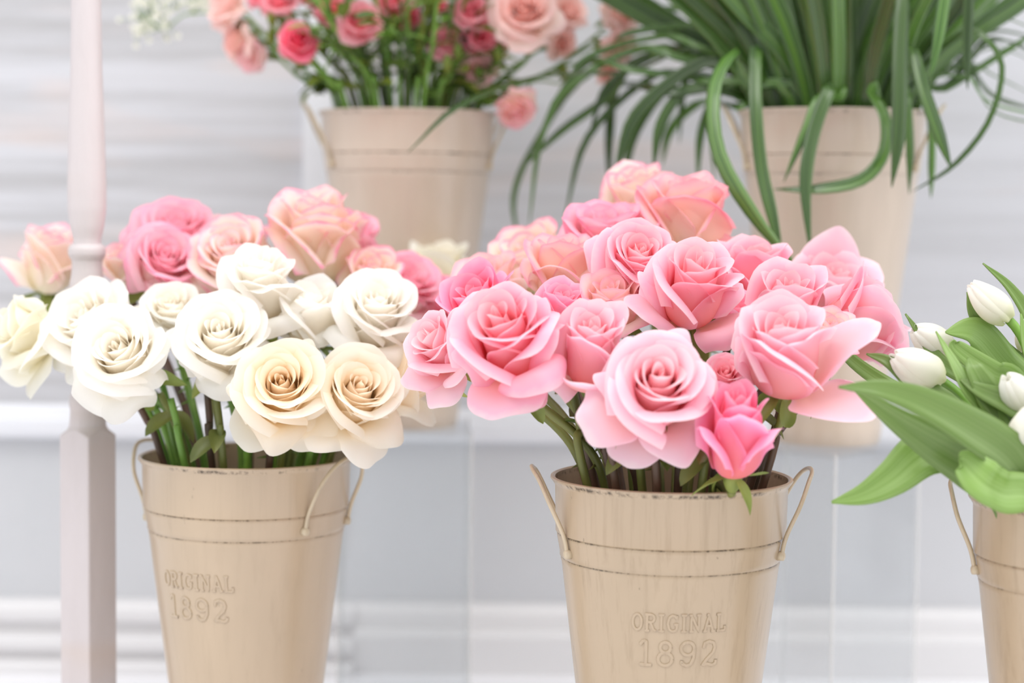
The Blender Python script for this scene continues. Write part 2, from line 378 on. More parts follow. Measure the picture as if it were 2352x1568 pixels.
# ------------------------------------------------------------------ buckets
def br_at(z):
    return RBOT + (RB - RBOT) * (z / HB)
STROKES = {  # slab serif capitals, unit height, strokes as polylines
 'O': (.74, [[(.37+.30*math.cos(t*math.pi/8), .5+.44*math.sin(t*math.pi/8)) for t in range(17)]]),
 'R': (.74, [[(.16,.04),(.16,.96)],[(.02,.04),(.32,.04)],[(.02,.96),(.45,.96),(.60,.88),(.63,.74),(.58,.60),(.44,.53),(.16,.53)],[(.38,.52),(.58,.10),(.74,.04)]]),
 'I': (.42, [[(.21,.04),(.21,.96)],[(.03,.04),(.39,.04)],[(.03,.96),(.39,.96)]]),
 'G': (.78, [[(.66,.74),(.56,.90),(.38,.95),(.18,.84),(.08,.5),(.18,.16),(.38,.05),(.58,.10),(.66,.22),(.66,.44)],[(.48,.44),(.76,.44)],[(.66,.74),(.66,.95)]]),
 'N': (.80, [[(.14,.04),(.14,.96),(.64,.04),(.64,.96)],[(.0,.96),(.20,.96)],[(.02,.04),(.28,.04)],[(.50,.96),(.78,.96)]]),
 'A': (.78, [[(.12,.04),(.38,.96),(.66,.04)],[(.22,.34),(.56,.34)],[(.0,.04),(.26,.04)],[(.52,.04),(.80,.04)],[(.24,.96),(.40,.96)]]),
 'L': (.66, [[(.16,.96),(.16,.04),(.62,.04),(.62,.30)],[(.02,.96),(.32,.96)],[(.02,.04),(.2,.04)]]),
 '1': (.62, [[(.10,.80),(.20,.94),(.34,.96),(.34,.04)],[(.10,.04),(.58,.04)]]),
 '8': (.78, [[(.38+.21*math.cos(t*math.pi/8), .74+.20*math.sin(t*math.pi/8)) for t in range(17)],[(.38+.28*math.cos(t*math.pi/8), .29+.25*math.sin(t*math.pi/8)) for t in range(17)]]),
 '9': (.78, [[(.38+.27*math.cos(t*math.pi/8), .70+.25*math.sin(t*math.pi/8)) for t in range(17)],[(.65,.70),(.63,.35),(.50,.10),(.32,.05),(.14,.14),(.16,.24)]]),
 '2': (.78, [[(.14,.72),(.18,.90),(.36,.96),(.56,.90),(.62,.72),(.54,.52),(.30,.30),(.10,.06),(.30,.10),(.50,.04),(.66,.10),(.68,.24)]]),
}
def lettering(parent, rot, wear_mat):
    """raised outline letters wrapped on the front of the bucket"""
    mb = MB()
    for text, zc, h, wtot in (('ORIGINAL', HB - .0905, .0125, .066), ('1892', HB - .1120, .0185, .0565)):
        tw = sum(STROKES[c][0] + .12 for c in text) - .12; sx = wtot / tw; x = -wtot / 2
        for ch in text:
            wd, st = STROKES[ch]
            for poly in st:
                pts = []
                for i in range(len(poly) - 1):
                    for k in range(4):
                        t = k / 4; pts.append((poly[i][0]*(1-t)+poly[i+1][0]*t, poly[i][1]*(1-t)+poly[i+1][1]*t))
                pts.append(poly[-1]); n = len(pts); hw = .0009 * (h / .0125) ** .6
                V = np.zeros((n, 6, 3)); P2 = [(x + p[0] * sx, zc - h / 2 + p[1] * h) for p in pts]
                for i in range(n):
                    a = P2[max(i-1, 0)]; b2 = P2[min(i+1, n-1)]; dx, dz = b2[0]-a[0], b2[1]-a[1]; l = math.hypot(dx, dz) or 1
                    nx, nz = -dz / l, dx / l
                    for j, (o_, hh) in enumerate(((-1.25, -.0004), (-1, .00055), (-.6, .0007), (.6, .0007), (1, .00055), (1.25, -.0004))):
                        X = P2[i][0] + nx * hw * o_; Z = P2[i][1] + nz * hw * o_; r = br_at(Z) + hh; g = X / br_at(Z) + rot
                        V[i, j] = (r * math.sin(g), -r * math.cos(g), Z)
                mb.grid(V)
            x += (wd + .12) * sx
    o = mb.build('embossed_lettering', wear_mat, parent); o.data.materials.append(M_letter)
    for i, p in enumerate(o.data.polygons):
        if i % 5 in (0, 4): p.material_index = 1
    return o

def bucket(cx, cy, z0, rot, mat, label, text=True, group='cream metal flower buckets'):
    root = empty('flower_bucket', (cx, cy, z0)); setp(root, label, 'bucket', group)
    pr = [(0, .003), (RBOT - .002, .003), (RBOT, 0), (RBOT + .001, .002)]
    pr += [(br_at(.016) + .0012, .016), (br_at(.018) + .0002, .018)]
    for z in np.linspace(.03, GZ2 - .004, 8): pr.append((br_at(z), z))
    pr += [(br_at(GZ2) + .0002, GZ2 - .0015), (br_at(GZ2) - .0004, GZ2), (br_at(GZ2) + .0010, GZ2 + .0012), (br_at(GZ2) + .0010, GZ2 + .004),
           (br_at(GZ1) + .0008, GZ1 - .003), (br_at(GZ1) + .0010, GZ1 - .001), (br_at(GZ1) + .0003, GZ1), (br_at(GZ1) + .0020, GZ1 + .0012), (br_at(GZ1) + .0020, GZ1 + .004),
           (br_at(HB) - .0022, HB - .006), (br_at(HB) - .0002, HB - .0030), (br_at(HB) + .0012, HB - .0012), (br_at(HB) + .001, HB), (br_at(HB) - .0006, HB + .0006), (br_at(HB) - .0022, HB - .0004)]
    pr += [(br_at(GZ1) - .0006, GZ1), (br_at(GZ2) - .0014, GZ2), (br_at(.1) - .0015, .1), (RBOT - .001, .006), (0, .006)]
    n = 96; V = np.zeros((len(pr), n, 3)); g = np.arange(n) * 2 * math.pi / n
    for i, (r, z) in enumerate(pr): V[i, :, 0] = np.cos(g) * max(r, 1e-5); V[i, :, 1] = np.sin(g) * max(r, 1e-5); V[i, :, 2] = z
    mb = MB(); mb.grid(V, None, True); body = mb.build('bucket_body', mat, root)
    md = body.modifiers.new('edge', 'EDGE_SPLIT'); md.split_angle = math.radians(50)
    mb = MB(); rw = br_at(.21) - .0016
    mb.add([(rw * math.cos(a), rw * math.sin(a), .21) for a in g], [tuple(range(n))]); mb.build('water', M_water, root, smooth=False)
    for side in (1, -1):
        mid = rot + side * math.pi / 2; mb = MB(); sp = math.radians(23); zl = HB - .0500; rl = br_at(zl)
        def cyl(a, r, z): return Vector((r * math.sin(a), -r * math.cos(a), z))
        pts = [cyl(mid - sp, rl + .0032, zl - .004), cyl(mid - sp, rl + .0032, zl + .002), cyl(mid - sp * .97, rl + .0060, zl + .014), cyl(mid - sp * .85, RB + .008, zl + .034), cyl(mid - sp * .55, RB + .012, zl + .049), cyl(mid - sp * .22, RB + .0145, zl + .0555),
               cyl(mid + sp * .22, RB + .0145, zl + .0555), cyl(mid + sp * .55, RB + .012, zl + .049), cyl(mid + sp * .85, RB + .008, zl + .034), cyl(mid + sp * .97, rl + .0060, zl + .014), cyl(mid + sp, rl + .0032, zl + .002), cyl(mid + sp, rl + .0032, zl - .004)]
        mb.tube(spline(pts, 60), .0016, 8); h = mb.build('handle', M_wire, root)
        for s2 in (-1, 1):
            a = mid + s2 * sp; mb = MB()
            mb.tube([cyl(a, rl - .001, zl - .001), cyl(a, rl + .0042, zl - .001), cyl(a, rl + .0052, zl - .001)], [.0034, .0034, .0018], 12)
            mb.build('rivet', M_wire, h)
    if text: lettering(root, rot, mat)
    return root
B = {}
def put(key, px, py_rim, d, zb, rot, mat, label, text=True, k=1.0):
    p = P(px, py_rim, d); B[key] = Vector((p.x, p.y, zb + HB * (k - 1))); r = bucket(p.x, p.y, zb, math.radians(rot), mat, label, text); r.scale = (k, k, k); return r
put('mid', 1542, 1086, 1.431, 0, 1, M_b1, 'worn cream metal bucket with raised ORIGINAL 1892 facing forward, holding pink roses', k=1.008)
put('left', 567, 1045, 1.575, 0, -26, M_b2, 'smooth cream metal bucket beside the white post, holding the white roses', k=.987)
put('right', 2521, 1130, 1.36, 0, -27, M_b1, 'cream metal bucket holding the white tulips, cut off by the picture edge')
ZS = .283
put('back_left', 938, 255, 1.905, ZS, 8, M_b3, 'cream metal bucket raised on a clear stand, filled with spray roses', False)
put('back_right', 1912, 258, 1.808, ZS, -10, M_b3, 'cream metal bucket raised on a clear stand, filled with dark green grass blades', False)

def stand(key, side, rotdeg, label, off=(0, 0)):
    b = B[key]; root = empty('acrylic_stand', (b.x + off[0], b.y + off[1], 0)); root.rotation_euler.z = math.radians(rotdeg)
    setp(root, label, 'display stand', 'clear acrylic display stands'); h = side / 2; t = .003; top = ZS - .0005
    mb = MB(); mb.box((-h, -h, top - .004), (h, h, top)); mb.build('top_plate', M_clear, root, smooth=False)
    for lo, hi in (((-h, -h, 0), (h, -h + t, top - .004)), ((-h, h - t, 0), (h, h, top - .004)), ((-h, -h + t, 0), (-h + t, h - t, top - .004)), ((h - t, -h + t, 0), (h, h - t, top - .004))):
        mb = MB(); mb.box(lo, hi); mb.build('side_panel', M_clear, root, smooth=False)
    mb = MB(); e = .0008
    for sx in (-1, 1):
        for sy in (-1, 1): mb.box((sx*h - e, sy*h - e, 0), (sx*h + e, sy*h + e, top))
    mb.build('edge_joint', M_cedge, root, smooth=False)
stand('back_left', .125, 3, 'clear acrylic box stand under the bucket of spray roses', (-.001, 0))
stand('back_right', .145, 49, 'clear acrylic box stand with its corner forward under the bucket of grass blades', (-.014, 0))

# ------------------------------------------------------------------ roses
def petal_grid(nu, nv, az, rc, L, zb, a0, a1, a2, A, curl, clen, tau=.08, flat=0., tipk=.05, asym=0., ruff=0., rng=None, side_drop=.35, wbase=.32, up_z=1.0, tuck=.0, pw=2.6, tw=.12):
    """one petal: columns across (u), rows base to margin (v); angles in degrees from horizontal"""
    u = np.linspace(-1, 1, nu)[None, :]; v = np.linspace(0, 1, nv)[:, None]
    Lu = L * (1 - side_drop * np.abs(u) ** pw + tipk * np.exp(-(u / .16) ** 2))
    s = v * Lu; x = s / L
    phi = a0 + (a1 - a0) * sm(x, 0, .5) + (a2 - a1) * sm(x, .45, .85)
    rem = (Lu - s) / L
    m = sm(1 - rem / clen, 0, 1)
    cu = curl * (.82 + .35 * sm(np.abs(u + asym), 0, .8)) * (1 - tuck * sm(-u, .1, .8))
    ph = np.radians(phi - cu * m)
    ds = np.diff(s, axis=0, prepend=0)
    body = np.cumsum(np.cos(np.radians(phi)) * ds, axis=0)[:, nu // 2].max()
    k = max(.05, (rc * .90) / max(body, 1e-6)) if a1 > 60 else 1.0
    kk = k * (1 - m) + m
    r = rc * .10 + np.cumsum(kk * np.cos(ph) * ds, axis=0)
    z = zb + np.cumsum(np.sin(ph) * ds, axis=0) * up_z
    r = np.maximum(r, .0003)
    al = u * A * (wbase + (1 - wbase) * sm(v, 0, .55)) * (1 - tw * np.clip((v - .6) / .4, 0, 1) ** 2)
    r = r * (1 + tau * u * sm(v, .1, .6))
    if rng is not None and ruff:
        f1, f2 = rng.uniform(2.5, 4.5), rng.uniform(0, 6.3); f3, f4 = rng.uniform(6, 9), rng.uniform(0, 6.3)
        wv = (np.sin(u * f1 + f2) + .4 * np.sin(u * f3 + f4)) * v ** 3
        r = r + ruff * wv * np.clip(rc * 1.0, 0, 1); z = z + ruff * .5 * rc * np.sin(u * f1 * 1.3 + f4) * v ** 3
    q = flat * rc; R2 = r + q; al2 = al * r / R2 * (1 + .25 * flat)
    xr = R2 * np.cos(al2) - q; yt = R2 * np.sin(al2)
    ca, sa = math.cos(az), math.sin(az)
    V = np.stack([xr * ca - yt * sa, xr * sa + yt * ca, z], axis=2)
    e = 1 - np.minimum(1 - v + 0 * u, (1 - np.abs(u)) * 1.5 + (1 - v) * .35)
    return V, np.clip(e, 0, 1)

def bloom(mb, R, H, M, seed, style='open', n=None, outer=None, nu=15, nv=15, cup=0., lip=1.0):
    """M: 4x4 placing the bloom (z = bloom axis, -y = side nearest the viewer)"""
    rng = random.Random(seed)
    cfg = {'open': (22, .95, .9), 'cup': (17, .88, .5), 'bud': (12, .66, .4), 'full': (27, .97, .75), 'spray': (18, .95, .8), 'high': (18, .92, .85)}[style]
    N = n or cfg[0]; wide = cfg[1]; rolls = cfg[2] * lip
    az = rng.uniform(0, 6.28); M = np.array(M)
    def put_(V, e, t):
        X = V.reshape(-1, 3) @ M[:3, :3].T + M[:3, 3]
        a = np.zeros(V.shape); a[:, :, 0] = e; a[:, :, 1] = t; a[:, :, 2] = rng.random()
        mb.grid(X.reshape(V.shape), a)
    for i in range(N):
        t = i / (N - 1); az += 2.399 + rng.uniform(-.25, .25)
        rc = R * wide * (.06 + .84 * t ** 1.05) * rng.uniform(.95, 1.05)
        if style == 'bud': rc = R * (.09 + .56 * t ** .9)
        hc = {'high': .97 - .16 * t ** 2.0, 'open': .86 + .07 * math.sin(t * 3) - .15 * t ** 3, 'cup': .88 + .10 * t, 'bud': 1.0 - .12 * t, 'full': .80 + .12 * math.sin(t * 2.6) - .05 * t ** 4, 'spray': .85 - .1 * t}[style]
        L = H * hc * rng.uniform(.97, 1.04) * (1.0 + .22 * t)
        A = 2.5 - 1.15 * t
        a1 = 97 - 8 * t; a2 = 98 - 26 * t * rolls
        curl = (10 + 100 * t ** 1.2) * rolls * rng.uniform(.75, 1.25) if t > .18 else 6
        cl = .09 + .17 * t
        V, e = petal_grid(nu, nv, az, rc, L, H * .02 * (1 - t), 78 - 66 * t, a1, a2, A, curl, cl, tau=.13, tuck=.75, flat=.08 * t, tipk=.015 + .03 * t, asym=rng.uniform(-.3, .3), ruff=.028 * (t + .3), rng=rng, side_drop=.30 + .12 * t)
        put_(V, e, t)
    if outer is None:
        outer = {'open': 5, 'cup': 3, 'bud': 3, 'full': 5, 'spray': 4, 'high': 5}[style]
    if isinstance(outer, int):
        k = outer; off = rng.uniform(0, 360)
        outer = [(off + 360 / max(k, 1) * j + rng.uniform(-20, 20), rng.uniform(52, 74) - 8 * rolls, rng.uniform(.92, 1.08), rng.uniform(.85, 1.05), rng.uniform(70, 130) * rolls) for j in range(k)]
    for (a, ang, lf, hw, curl) in outer:
        rad = math.radians(a)
        V, e = petal_grid(nu + 8, nv + 5, rad, R * .90, R * lf * (.98 + .62 * max(0, math.sin(math.radians(ang)))), .0, min(12, ang), ang, ang - 18, hw, curl, .40, tau=.07, tuck=.3, flat=.35, tipk=.045 if ang < 75 else .02, asym=rng.uniform(-.5, .5), ruff=.085, rng=rng, side_drop=.40, wbase=.26, pw=2.2, tw=.27)
        put_(V, e, 1.0)

def axis_vec(face, az):
    f, a = math.radians(face), math.radians(az)
    return Vector((math.sin(f) * math.sin(a), -math.sin(f) * math.cos(a), math.cos(f)))

def frame(axis, origin, spin=0):
    z = axis.normalized(); x = Vector((1, 0, 0)); x = (x - z * x.dot(z))
    if x.length < .2: x = Vector((0, 1, 0)) - z * z.y
    x.normalize(); y = z.cross(x)
    return Matrix(((x.x, y.x, z.x, origin.x), (x.y, y.y, z.y, origin.y), (x.z, y.z, z.z, origin.z), (0, 0, 0, 1)))

def leaflet(mb, base, direc, nrm, L, Wd, droop=.3, fold=.25, n=8, twist=0., a=0.5, serr=0.):
    """a pointed leaf: base point, direction, rough normal"""
    d = direc.normalized(); s = d.cross(nrm).normalized(); nn = s.cross(d).normalized()
    V = np.zeros((n, 5, 3)); A = np.zeros((n, 5, 3)); p = Vector(base); cur = Vector(d)
    for i in range(n):
        t = i / (n - 1); w2 = Wd * .5 * (math.sin(math.pi * min(1, t * .92 + .04) ** .8) ** .9 if t < 1 else 0) * (1 + serr * (i % 2))
        if i == n - 1: w2 = .0002
        ss = (s * math.cos(twist * t) + nn * math.sin(twist * t))
        for j, uu in enumerate((-1, -.5, 0, .5, 1)):
            V[i, j] = p + ss * (uu * w2) + nn * (abs(uu) ** 1.5 * w2 * fold); A[i, j] = (t, (uu + 1) / 2, a)
        cur = (cur - nn * (droop / (n - 1)) ).normalized(); nn = (s.cross(cur)).normalized()
        p = p + cur * (L / (n - 1))
    mb.grid(V, A)

def calyx(parent, M, R, rng, origin, big=1.0, droop=1.0):
    mb = MB(); M = Matrix(M); o = M.translation; z = M.col[2].to_3d(); x = M.col[0].to_3d(); y = M.col[1].to_3d()
    mb.tube([o - z * R * .50, o - z * R * .40, o - z * R * .24, o - z * R * .10, o + z * R * .04, o + z * R * .10], [R * .09, R * .17, R * .23, R * .25, R * .24, R * .15], 12, a=(.5, .5, .3))
    for k in range(5):
        g = k * 1.2566 + rng.uniform(-.3, .3); dr = x * math.cos(g) + y * math.sin(g)
        out = (dr - z * rng.uniform(.1, .9) * droop).normalized()
        leaflet(mb, o + dr * R * .18, out, (z + dr * .2).normalized(), R * rng.uniform(.75, 1.25) * big, R * .34, droop=rng.uniform(-.5, 1.4), fold=.5, n=9, twist=rng.uniform(-1.2, 1.2), a=rng.random())
    return mb.build('calyx', M_calyx, parent, origin=origin, attr=True)

def stem_path(M, R, b, rng, entry=None, rim_z=None, bend=.4, rin=.066):
    o = M.translation; z = M.col[2].to_3d(); p0 = o - z * R * .45
    if rim_z is None: rim_z = b.z + HB
    ctr = Vector((b.x, b.y, rim_z)); dv = Vector((o.x - b.x, o.y - b.y, 0))
    if entry is None:
        l = dv.length; rr = min(rin, l * .6) * rng.uniform(.8, 1.05); e = ctr + (dv.normalized() * min(rr, rin) if l > .001 else Vector((0, 0, 0)))
        e += Vector((rng.uniform(-.008, .008), rng.uniform(-.008, .008), 0))
        v2 = Vector((e.x - b.x, e.y - b.y, 0))
        if v2.length > rin: e = ctr + v2.normalized() * rin
    else: e = ctr + Vector((entry[0], entry[1], 0))
    bot = Vector((b.x, b.y, b.z + .012)) - Vector(((e.x - b.x), (e.y - b.y), 0)) * .30 + Vector((rng.uniform(-.008, .008), rng.uniform(-.008, .008), 0))
    dwn = (bot - e).normalized(); D = (p0 - e).length
    pts = bez(p0, p0 - z * D * bend, e - dwn * D * .42, e, 18)
    return pts + [e + (bot - e) * t for t in (.15, .35, .6, .8, 1)]

def rose(px, py, dpx, d, face, az, petals, label, bucket='mid', style='high', seed=1, hf=1.0, outer=None, stem=None, group=None, nu=15, leaves=0, lip=1.0, entry=None, n=None, cat='rose', name='rose', cdroop=1.0, srad=.0031):
    rng = random.Random(seed * 7 + 3); dpx *= {GP: 1.08, GB: 1.09, GT: 1.07}.get(group, 1.03); R = dpx * d / F / 2; H = R * 1.55 * hf
    ax = axis_vec(face, az); c = P(px, py, d); o = c - ax * H * (.50 if style in ('cup', 'bud') else .45)
    M = frame(ax, o); root = empty(name, o); setp(root, label, cat, group); org = o
    mb = MB(); bloom(mb, R, H, M, seed, style, n=n, outer=outer, nu=nu, nv=nu, lip=lip)
    mb.build('bloom', PM[petals], root, origin=org, attr=True)
    calyx(root, M, R, rng, org, droop=cdroop)
    b = B[bucket]; pts = stem_path(M, R, b, rng, entry=entry)
    mb = MB(); mb.tube(pts, [srad * .85] + [srad * rng.uniform(.95, 1.08) for _ in pts[1:]], 8)
    # thorns
    for k in range(4):
        i = rng.randint(4, 16); q = pts[i]; t = (pts[i+1] - pts[i]).normalized(); s = t.orthogonal(); s.rotate(Matrix.Rotation(rng.uniform(0, 6.28), 3, t))
        mb.tube([q + s * srad * .7, q + s * (srad + .0045) + t * .001], [.0012, .0002], 5)
    st = mb.build('stem', stem or rng.choice([M_stem, M_stem, M_stem_dark]), root, origin=org, attr=True)
    for k in range(leaves):
        i = rng.randint(5, 14); q = pts[i]; g = rng.uniform(0, 6.28); dr = Vector((math.cos(g), math.sin(g), rng.uniform(-.5, .5))).normalized()
        mb = MB(); leaflet(mb, q, dr, Vector((0, 0, 1)), rng.uniform(.025, .04), .018, droop=.8, fold=.3, n=10, twist=rng.uniform(-.5, .5)); mb.build('leaf', M_rleaf, root, origin=org, attr=True)
    return root

GP, GW, GT, GB = 'pink roses in the middle bucket', 'white roses in the left bucket', 'blush edged roses behind the white roses', 'blush edged roses behind the pink roses'
# --- middle bucket
rose(1508, 895, 240, 1.325, 58, 2, 'pink', 'large wide open pink rose facing forward, front and centre over the bucket rim', style='high', seed=11, group=GP, nu=21,
     outer=[(200, 38, 1.12, .80, 40), (248, 8, 1.12, .95, 30), (292, 30, 1.0, .9, 60), (10, 62, 1.05, .95, 40), (60, 70, 1.05, .9, 60), (120, 70, 1.0, .9, 70), (165, 66, 1.0, .8, 90)], hf=.95, n=22, cdroop=.4, leaves=2)
rose(1165, 785, 235, 1.36, 46, -22, 'pink', 'biggest pink rose on the left side, its lower petal folded out flat', style='high', seed=24, group=GP, nu=21, n=20, leaves=2,
     outer=[(180, 64, 1.05, .9, 90), (255, 28, 1.12, .95, 40), (300, 60, 1.1, .9, 110), (350, 66, 1.1, .9, 70), (40, 72, 1.05, .9, 60), (110, 66, 1.0, .9, 70), (275, -8, .95, .85, -10)], hf=1.0)
rose(1358, 808, 152, 1.365, 34, 3, 'pink', 'narrow upright pink rose between the two largest pink blooms', style='cup', seed=33, group=GP, nu=19, hf=1.5, outer=[(200, 60, 1.25, .7, 110), (258, 50, 1.75, .62, -25), (345, 62, 1.2, .8, 100), (60, 72, 1, .9, 60)], n=20)
rose(1590, 672, 205, 1.41, 32, 6, 'pink', 'high centred pink rose above the front centre bloom with long reflexed side petals', style='high', seed=41, group=GP, nu=19, hf=1.12, outer=[(205, 52, 1.1, .8, 40), (322, 40, 1.25, .8, 110), (20, 66, 1.1, .8, 80), (100, 74, 1, .9, 60), (160, 70, 1, .9, 60)], n=18)
rose(1800, 815, 215, 1.35, 30, -8, 'pink', 'smooth round pink rose with one wide petal drooping to the right', style='cup', seed=55, group=GP, nu=21, hf=1.15, outer=[(235, 84, 1.15, 1.25, 18), (318, 12, 1.75, .78, -14), (5, 60, 1.5, .8, 18), (130, 78, 1.1, 1, 40)], n=20, cdroop=1.4)
rose(1688, 998, 168, 1.325, 28, -3, 'rosy', 'slim half open pink rosebud hanging lowest over the bucket rim', style='bud', seed=62, group=GP, nu=19, hf=1.65, outer=[(215, 72, 1.75, .85, 25), (330, 70, 1.75, .9, 30), (90, 78, 1.4, .9, 40)], n=15)
rose(1664, 868, 96, 1.375, 50, 0, 'pink', 'small coral pink rose tucked behind the hanging rosebud', style='full', seed=71, group=GP, nu=13, outer=3, n=18)
rose(1805, 705, 170, 1.45, 26, 10, 'pink', 'pink rose just behind the smooth round rose with the drooping petal', style='cup', seed=83, group=GP, hf=1.1, outer=[(200, 62, 1.2, .9, 60), (340, 60, 1.2, .9, 60), (90, 75, 1, .9, 60)])
rose(1972, 738, 195, 1.47, 58, 82, 'pink', 'rightmost pink rose turned away to the right, backs of its petals showing', style='cup', seed=92, group=GP, hf=1.0, outer=[(175, 82, 1.3, 1.3, 35), (262, 82, 1.35, 1.5, 25), (330, 78, 1.2, 1.0, 60), (100, 76, 1.2, 1, 60)], nu=17)
rose(1905, 680, 200, 1.56, 30, 25, 'pink', 'pale pink rose with a broad smooth back petal in front of the raised grass bucket', style='cup', seed=101, group=GP, hf=1.0, outer=[(90, 80, 1.5, 1.2, 10), (250, 80, 1.3, 1.2, 15), (10, 70, 1.2, 1, 40)])
rose(1735, 640, 165, 1.51, 12, 5, 'pink', 'cup shaped pink rose under the tip of the long hanging grass blade', style='cup', seed=113, group=GP, hf=1.15, outer=[(300, 80, 1.15, 1.0, 80), (215, 83, 1.15, 1.1, 30), (90, 80, 1.0, 1, 60)])
rose(1462, 612, 175, 1.46, 42, 12, 'pink', 'loosely open pale pink rose below the big blush rose on top', style='full', seed=124, group=GP, n=26, outer=4)
rose(1292, 625, 165, 1.51, 10, -5, 'peach', 'salmon pink cup shaped rose behind and above the biggest left rose', style='cup', seed=131, group=GP, hf=1.1, outer=[(250, 82, 1.2, 1.2, 70), (340, 80, 1.1, 1, 60), (150, 80, 1, 1, 50)])
rose(1405, 700, 150, 1.44, 30, -5, 'peach', 'salmon rose filling the gap between the narrow upright rose and the high centred rose', style='cup', seed=142, group=GP, outer=3)
rose(1020, 800, 165, 1.415, 58, -48, 'pink', 'pink rose at the left edge of the pink bunch, touching the white roses', style='high', seed=155, group=GP, outer=[(190, 50, 1.1, .9, 60), (240, 25, 1.2, .9, 30), (300, 50, 1.1, .9, 40), (60, 65, 1, .9, 60), (120, 65, 1, .9, 60)])
rose(1105, 705, 170, 1.47, 40, -35, 'rosy', 'pink rose peeping over the back of the biggest left rose', style='cup', seed=163, group=GP, outer=4)
rose(1290, 715, 120, 1.43, 25, 30, 'rosy', 'pink rose with one deep magenta folded petal left of centre', style='cup', seed=172, group=GP, outer=4, hf=1.1)
rose(1903, 770, 110, 1.405, 34, 12, 'peach', 'small pale peach rose behind the wide drooping petal', style='cup', seed=181, group=GP, outer=3)
rose(1690, 735, 120, 1.46, 30, 20, 'rosy', 'coral rose deep in the bunch between the high centred and round roses', style='cup', seed=193, group=GP, outer=3)
rose(1130, 660, 150, 1.56, 30, -30, 'peach', 'blurred salmon rose low at the far left of the pink bunch', style='cup', seed=199, group=GP, outer=4)
# blush ones behind
rose(1573, 505, 185, 1.58, 12, 0, 'peach', 'tall peach cup rose with ruffled pink rim standing highest in front', style='full', seed=202, group=GB, hf=1.2, outer=[(262, 91, 1.22, 1.6, 20), (350, 90, 1.2, 1.3, 25), (180, 90, 1.2, 1.3, 25), (90, 88, 1.2, 1.3, 30)], n=20, lip=.7, nu=17)
rose(1470, 468, 150, 1.64, 22, -25, 'blush', 'cream rose with pink tipped petals at the very top of the pink bunch', style='cup', seed=213, group=GB, hf=1.2, outer=4)
rose(1390, 562, 195, 1.56, 20, -4, 'blush_pink', 'wide blush rose with bright pink edges left of the tall peach rose', style='full', seed=225, group=GB, outer=[(250, 70, 1.2, 1.2, 80), (320, 66, 1.1, 1, 80), (200, 66, 1.1, 1, 80), (90, 75, 1, 1, 60)])
rose(1228, 605, 165, 1.62, 35, -35, 'blush', 'pale blush rose at the upper left shoulder of the pink bunch', style='cup', seed=231, group=GB, outer=4)
rose(1655, 605, 120, 1.57, 30, 5, 'peach', 'small peach rose with pink edges just under the tall peach rose', style='full', seed=241, group=GB, outer=4, n=20)

# --- left bucket, white
WL = dict(bucket='left', group=GW)
rose(283, 818, 205, 1.495, 60, -10, 'white', 'open white rose in front of the white post, facing forward', style='full', seed=301, nu=19, outer=[(215, 60, 1.1, 1, 90), (262, 50, 1.1, .9, 100), (300, 62, 1.15, .9, 110), (355, 68, 1.1, .9, 80), (60, 74, 1, 1, 60), (140, 74, 1, 1, 60)], stem=M_stem_fresh, **WL)
rose(212, 755, 195, 1.545, 52, -30, 'white', 'white rose half hidden behind the one in front of the post', style='full', seed=312, nu=15, outer=5, stem=M_stem_fresh, **WL)
rose(507, 785, 205, 1.505, 52, 4, 'white', 'open white rose with a dense swirled heart above the green stems', style='full', seed=323, nu=19, outer=[(240, 62, 1.1, 1, 100), (290, 58, 1.15, 1, 110), (340, 66, 1.1, .9, 80), (180, 70, 1.05, 1, 80), (90, 74, 1, 1, 60)], stem=M_stem_fresh, **WL)
rose(395, 722, 135, 1.56, 42, 0, 'white', 'smaller white rose nestled between the two swirled white roses', style='full', seed=332, outer=4, stem=M_stem_fresh, **WL)
rose(648, 893, 205, 1.475, 62, 3, 'ivory', 'ivory rose with a golden heart hanging low over the bucket rim', style='full', seed=344, nu=21, outer=[(225, 18, 1.2, .85, 10), (262, 52, 1.1, .95, 120), (305, 30, 1.2, .85, 40), (345, 66, 1.1, .9, 70), (60, 74, 1, 1, 60), (130, 74, 1, 1, 60), (185, 66, 1.05, .9, 60)], stem=M_stem_fresh, **WL)
rose(818, 905, 190, 1.485, 58, 18, 'ivory', 'ivory rose with loose heart petals at the lower right of the white bunch', style='full', seed=351, nu=21, outer=[(235, 25, 1.25, .8, 20), (285, 28, 1.3, .8, 30), (315, 50, 1.15, .9, 100), (10, 68, 1.1, .9, 70), (90, 74, 1, 1, 50), (165, 68, 1.05, .9, 60)], stem=M_stem_fresh, **WL)
rose(598, 668, 175, 1.535, 30, -3, 'white', 'topmost white rose with a small round heart and wide folded collar', style='high', seed=362, nu=19, hf=1.25, outer=[(225, 50, 1.2, .95, 110), (300, 50, 1.25, 1, 110), (350, 60, 1.2, .9, 80), (170, 62, 1.1, .9, 80), (90, 76, 1, 1, 60)], n=22, stem=M_stem_fresh, **WL)
rose(715, 735, 150, 1.54, 26, 6, 'white', 'cup shaped white rose between the topmost white rose and the far right one', style='cup', seed=371, nu=17, hf=1.25, outer=[(305, 62, 1.25, 1, 110), (235, 78, 1.15, 1, 40), (20, 74, 1, 1, 60), (130, 78, 1, 1, 60)], stem=M_stem_fresh, **WL)
rose(862, 725, 185, 1.53, 42, 14, 'white', 'white rose at the upper right of the bunch, beside the bright pink one', style='full', seed=383, nu=19, hf=1.05, outer=[(240, 55, 1.2, 1, 90), (295, 50, 1.2, .9, 120), (345, 62, 1.15, .9, 90), (100, 76, 1, 1, 60), (180, 70, 1, 1, 60)], stem=M_stem_fresh, **WL)
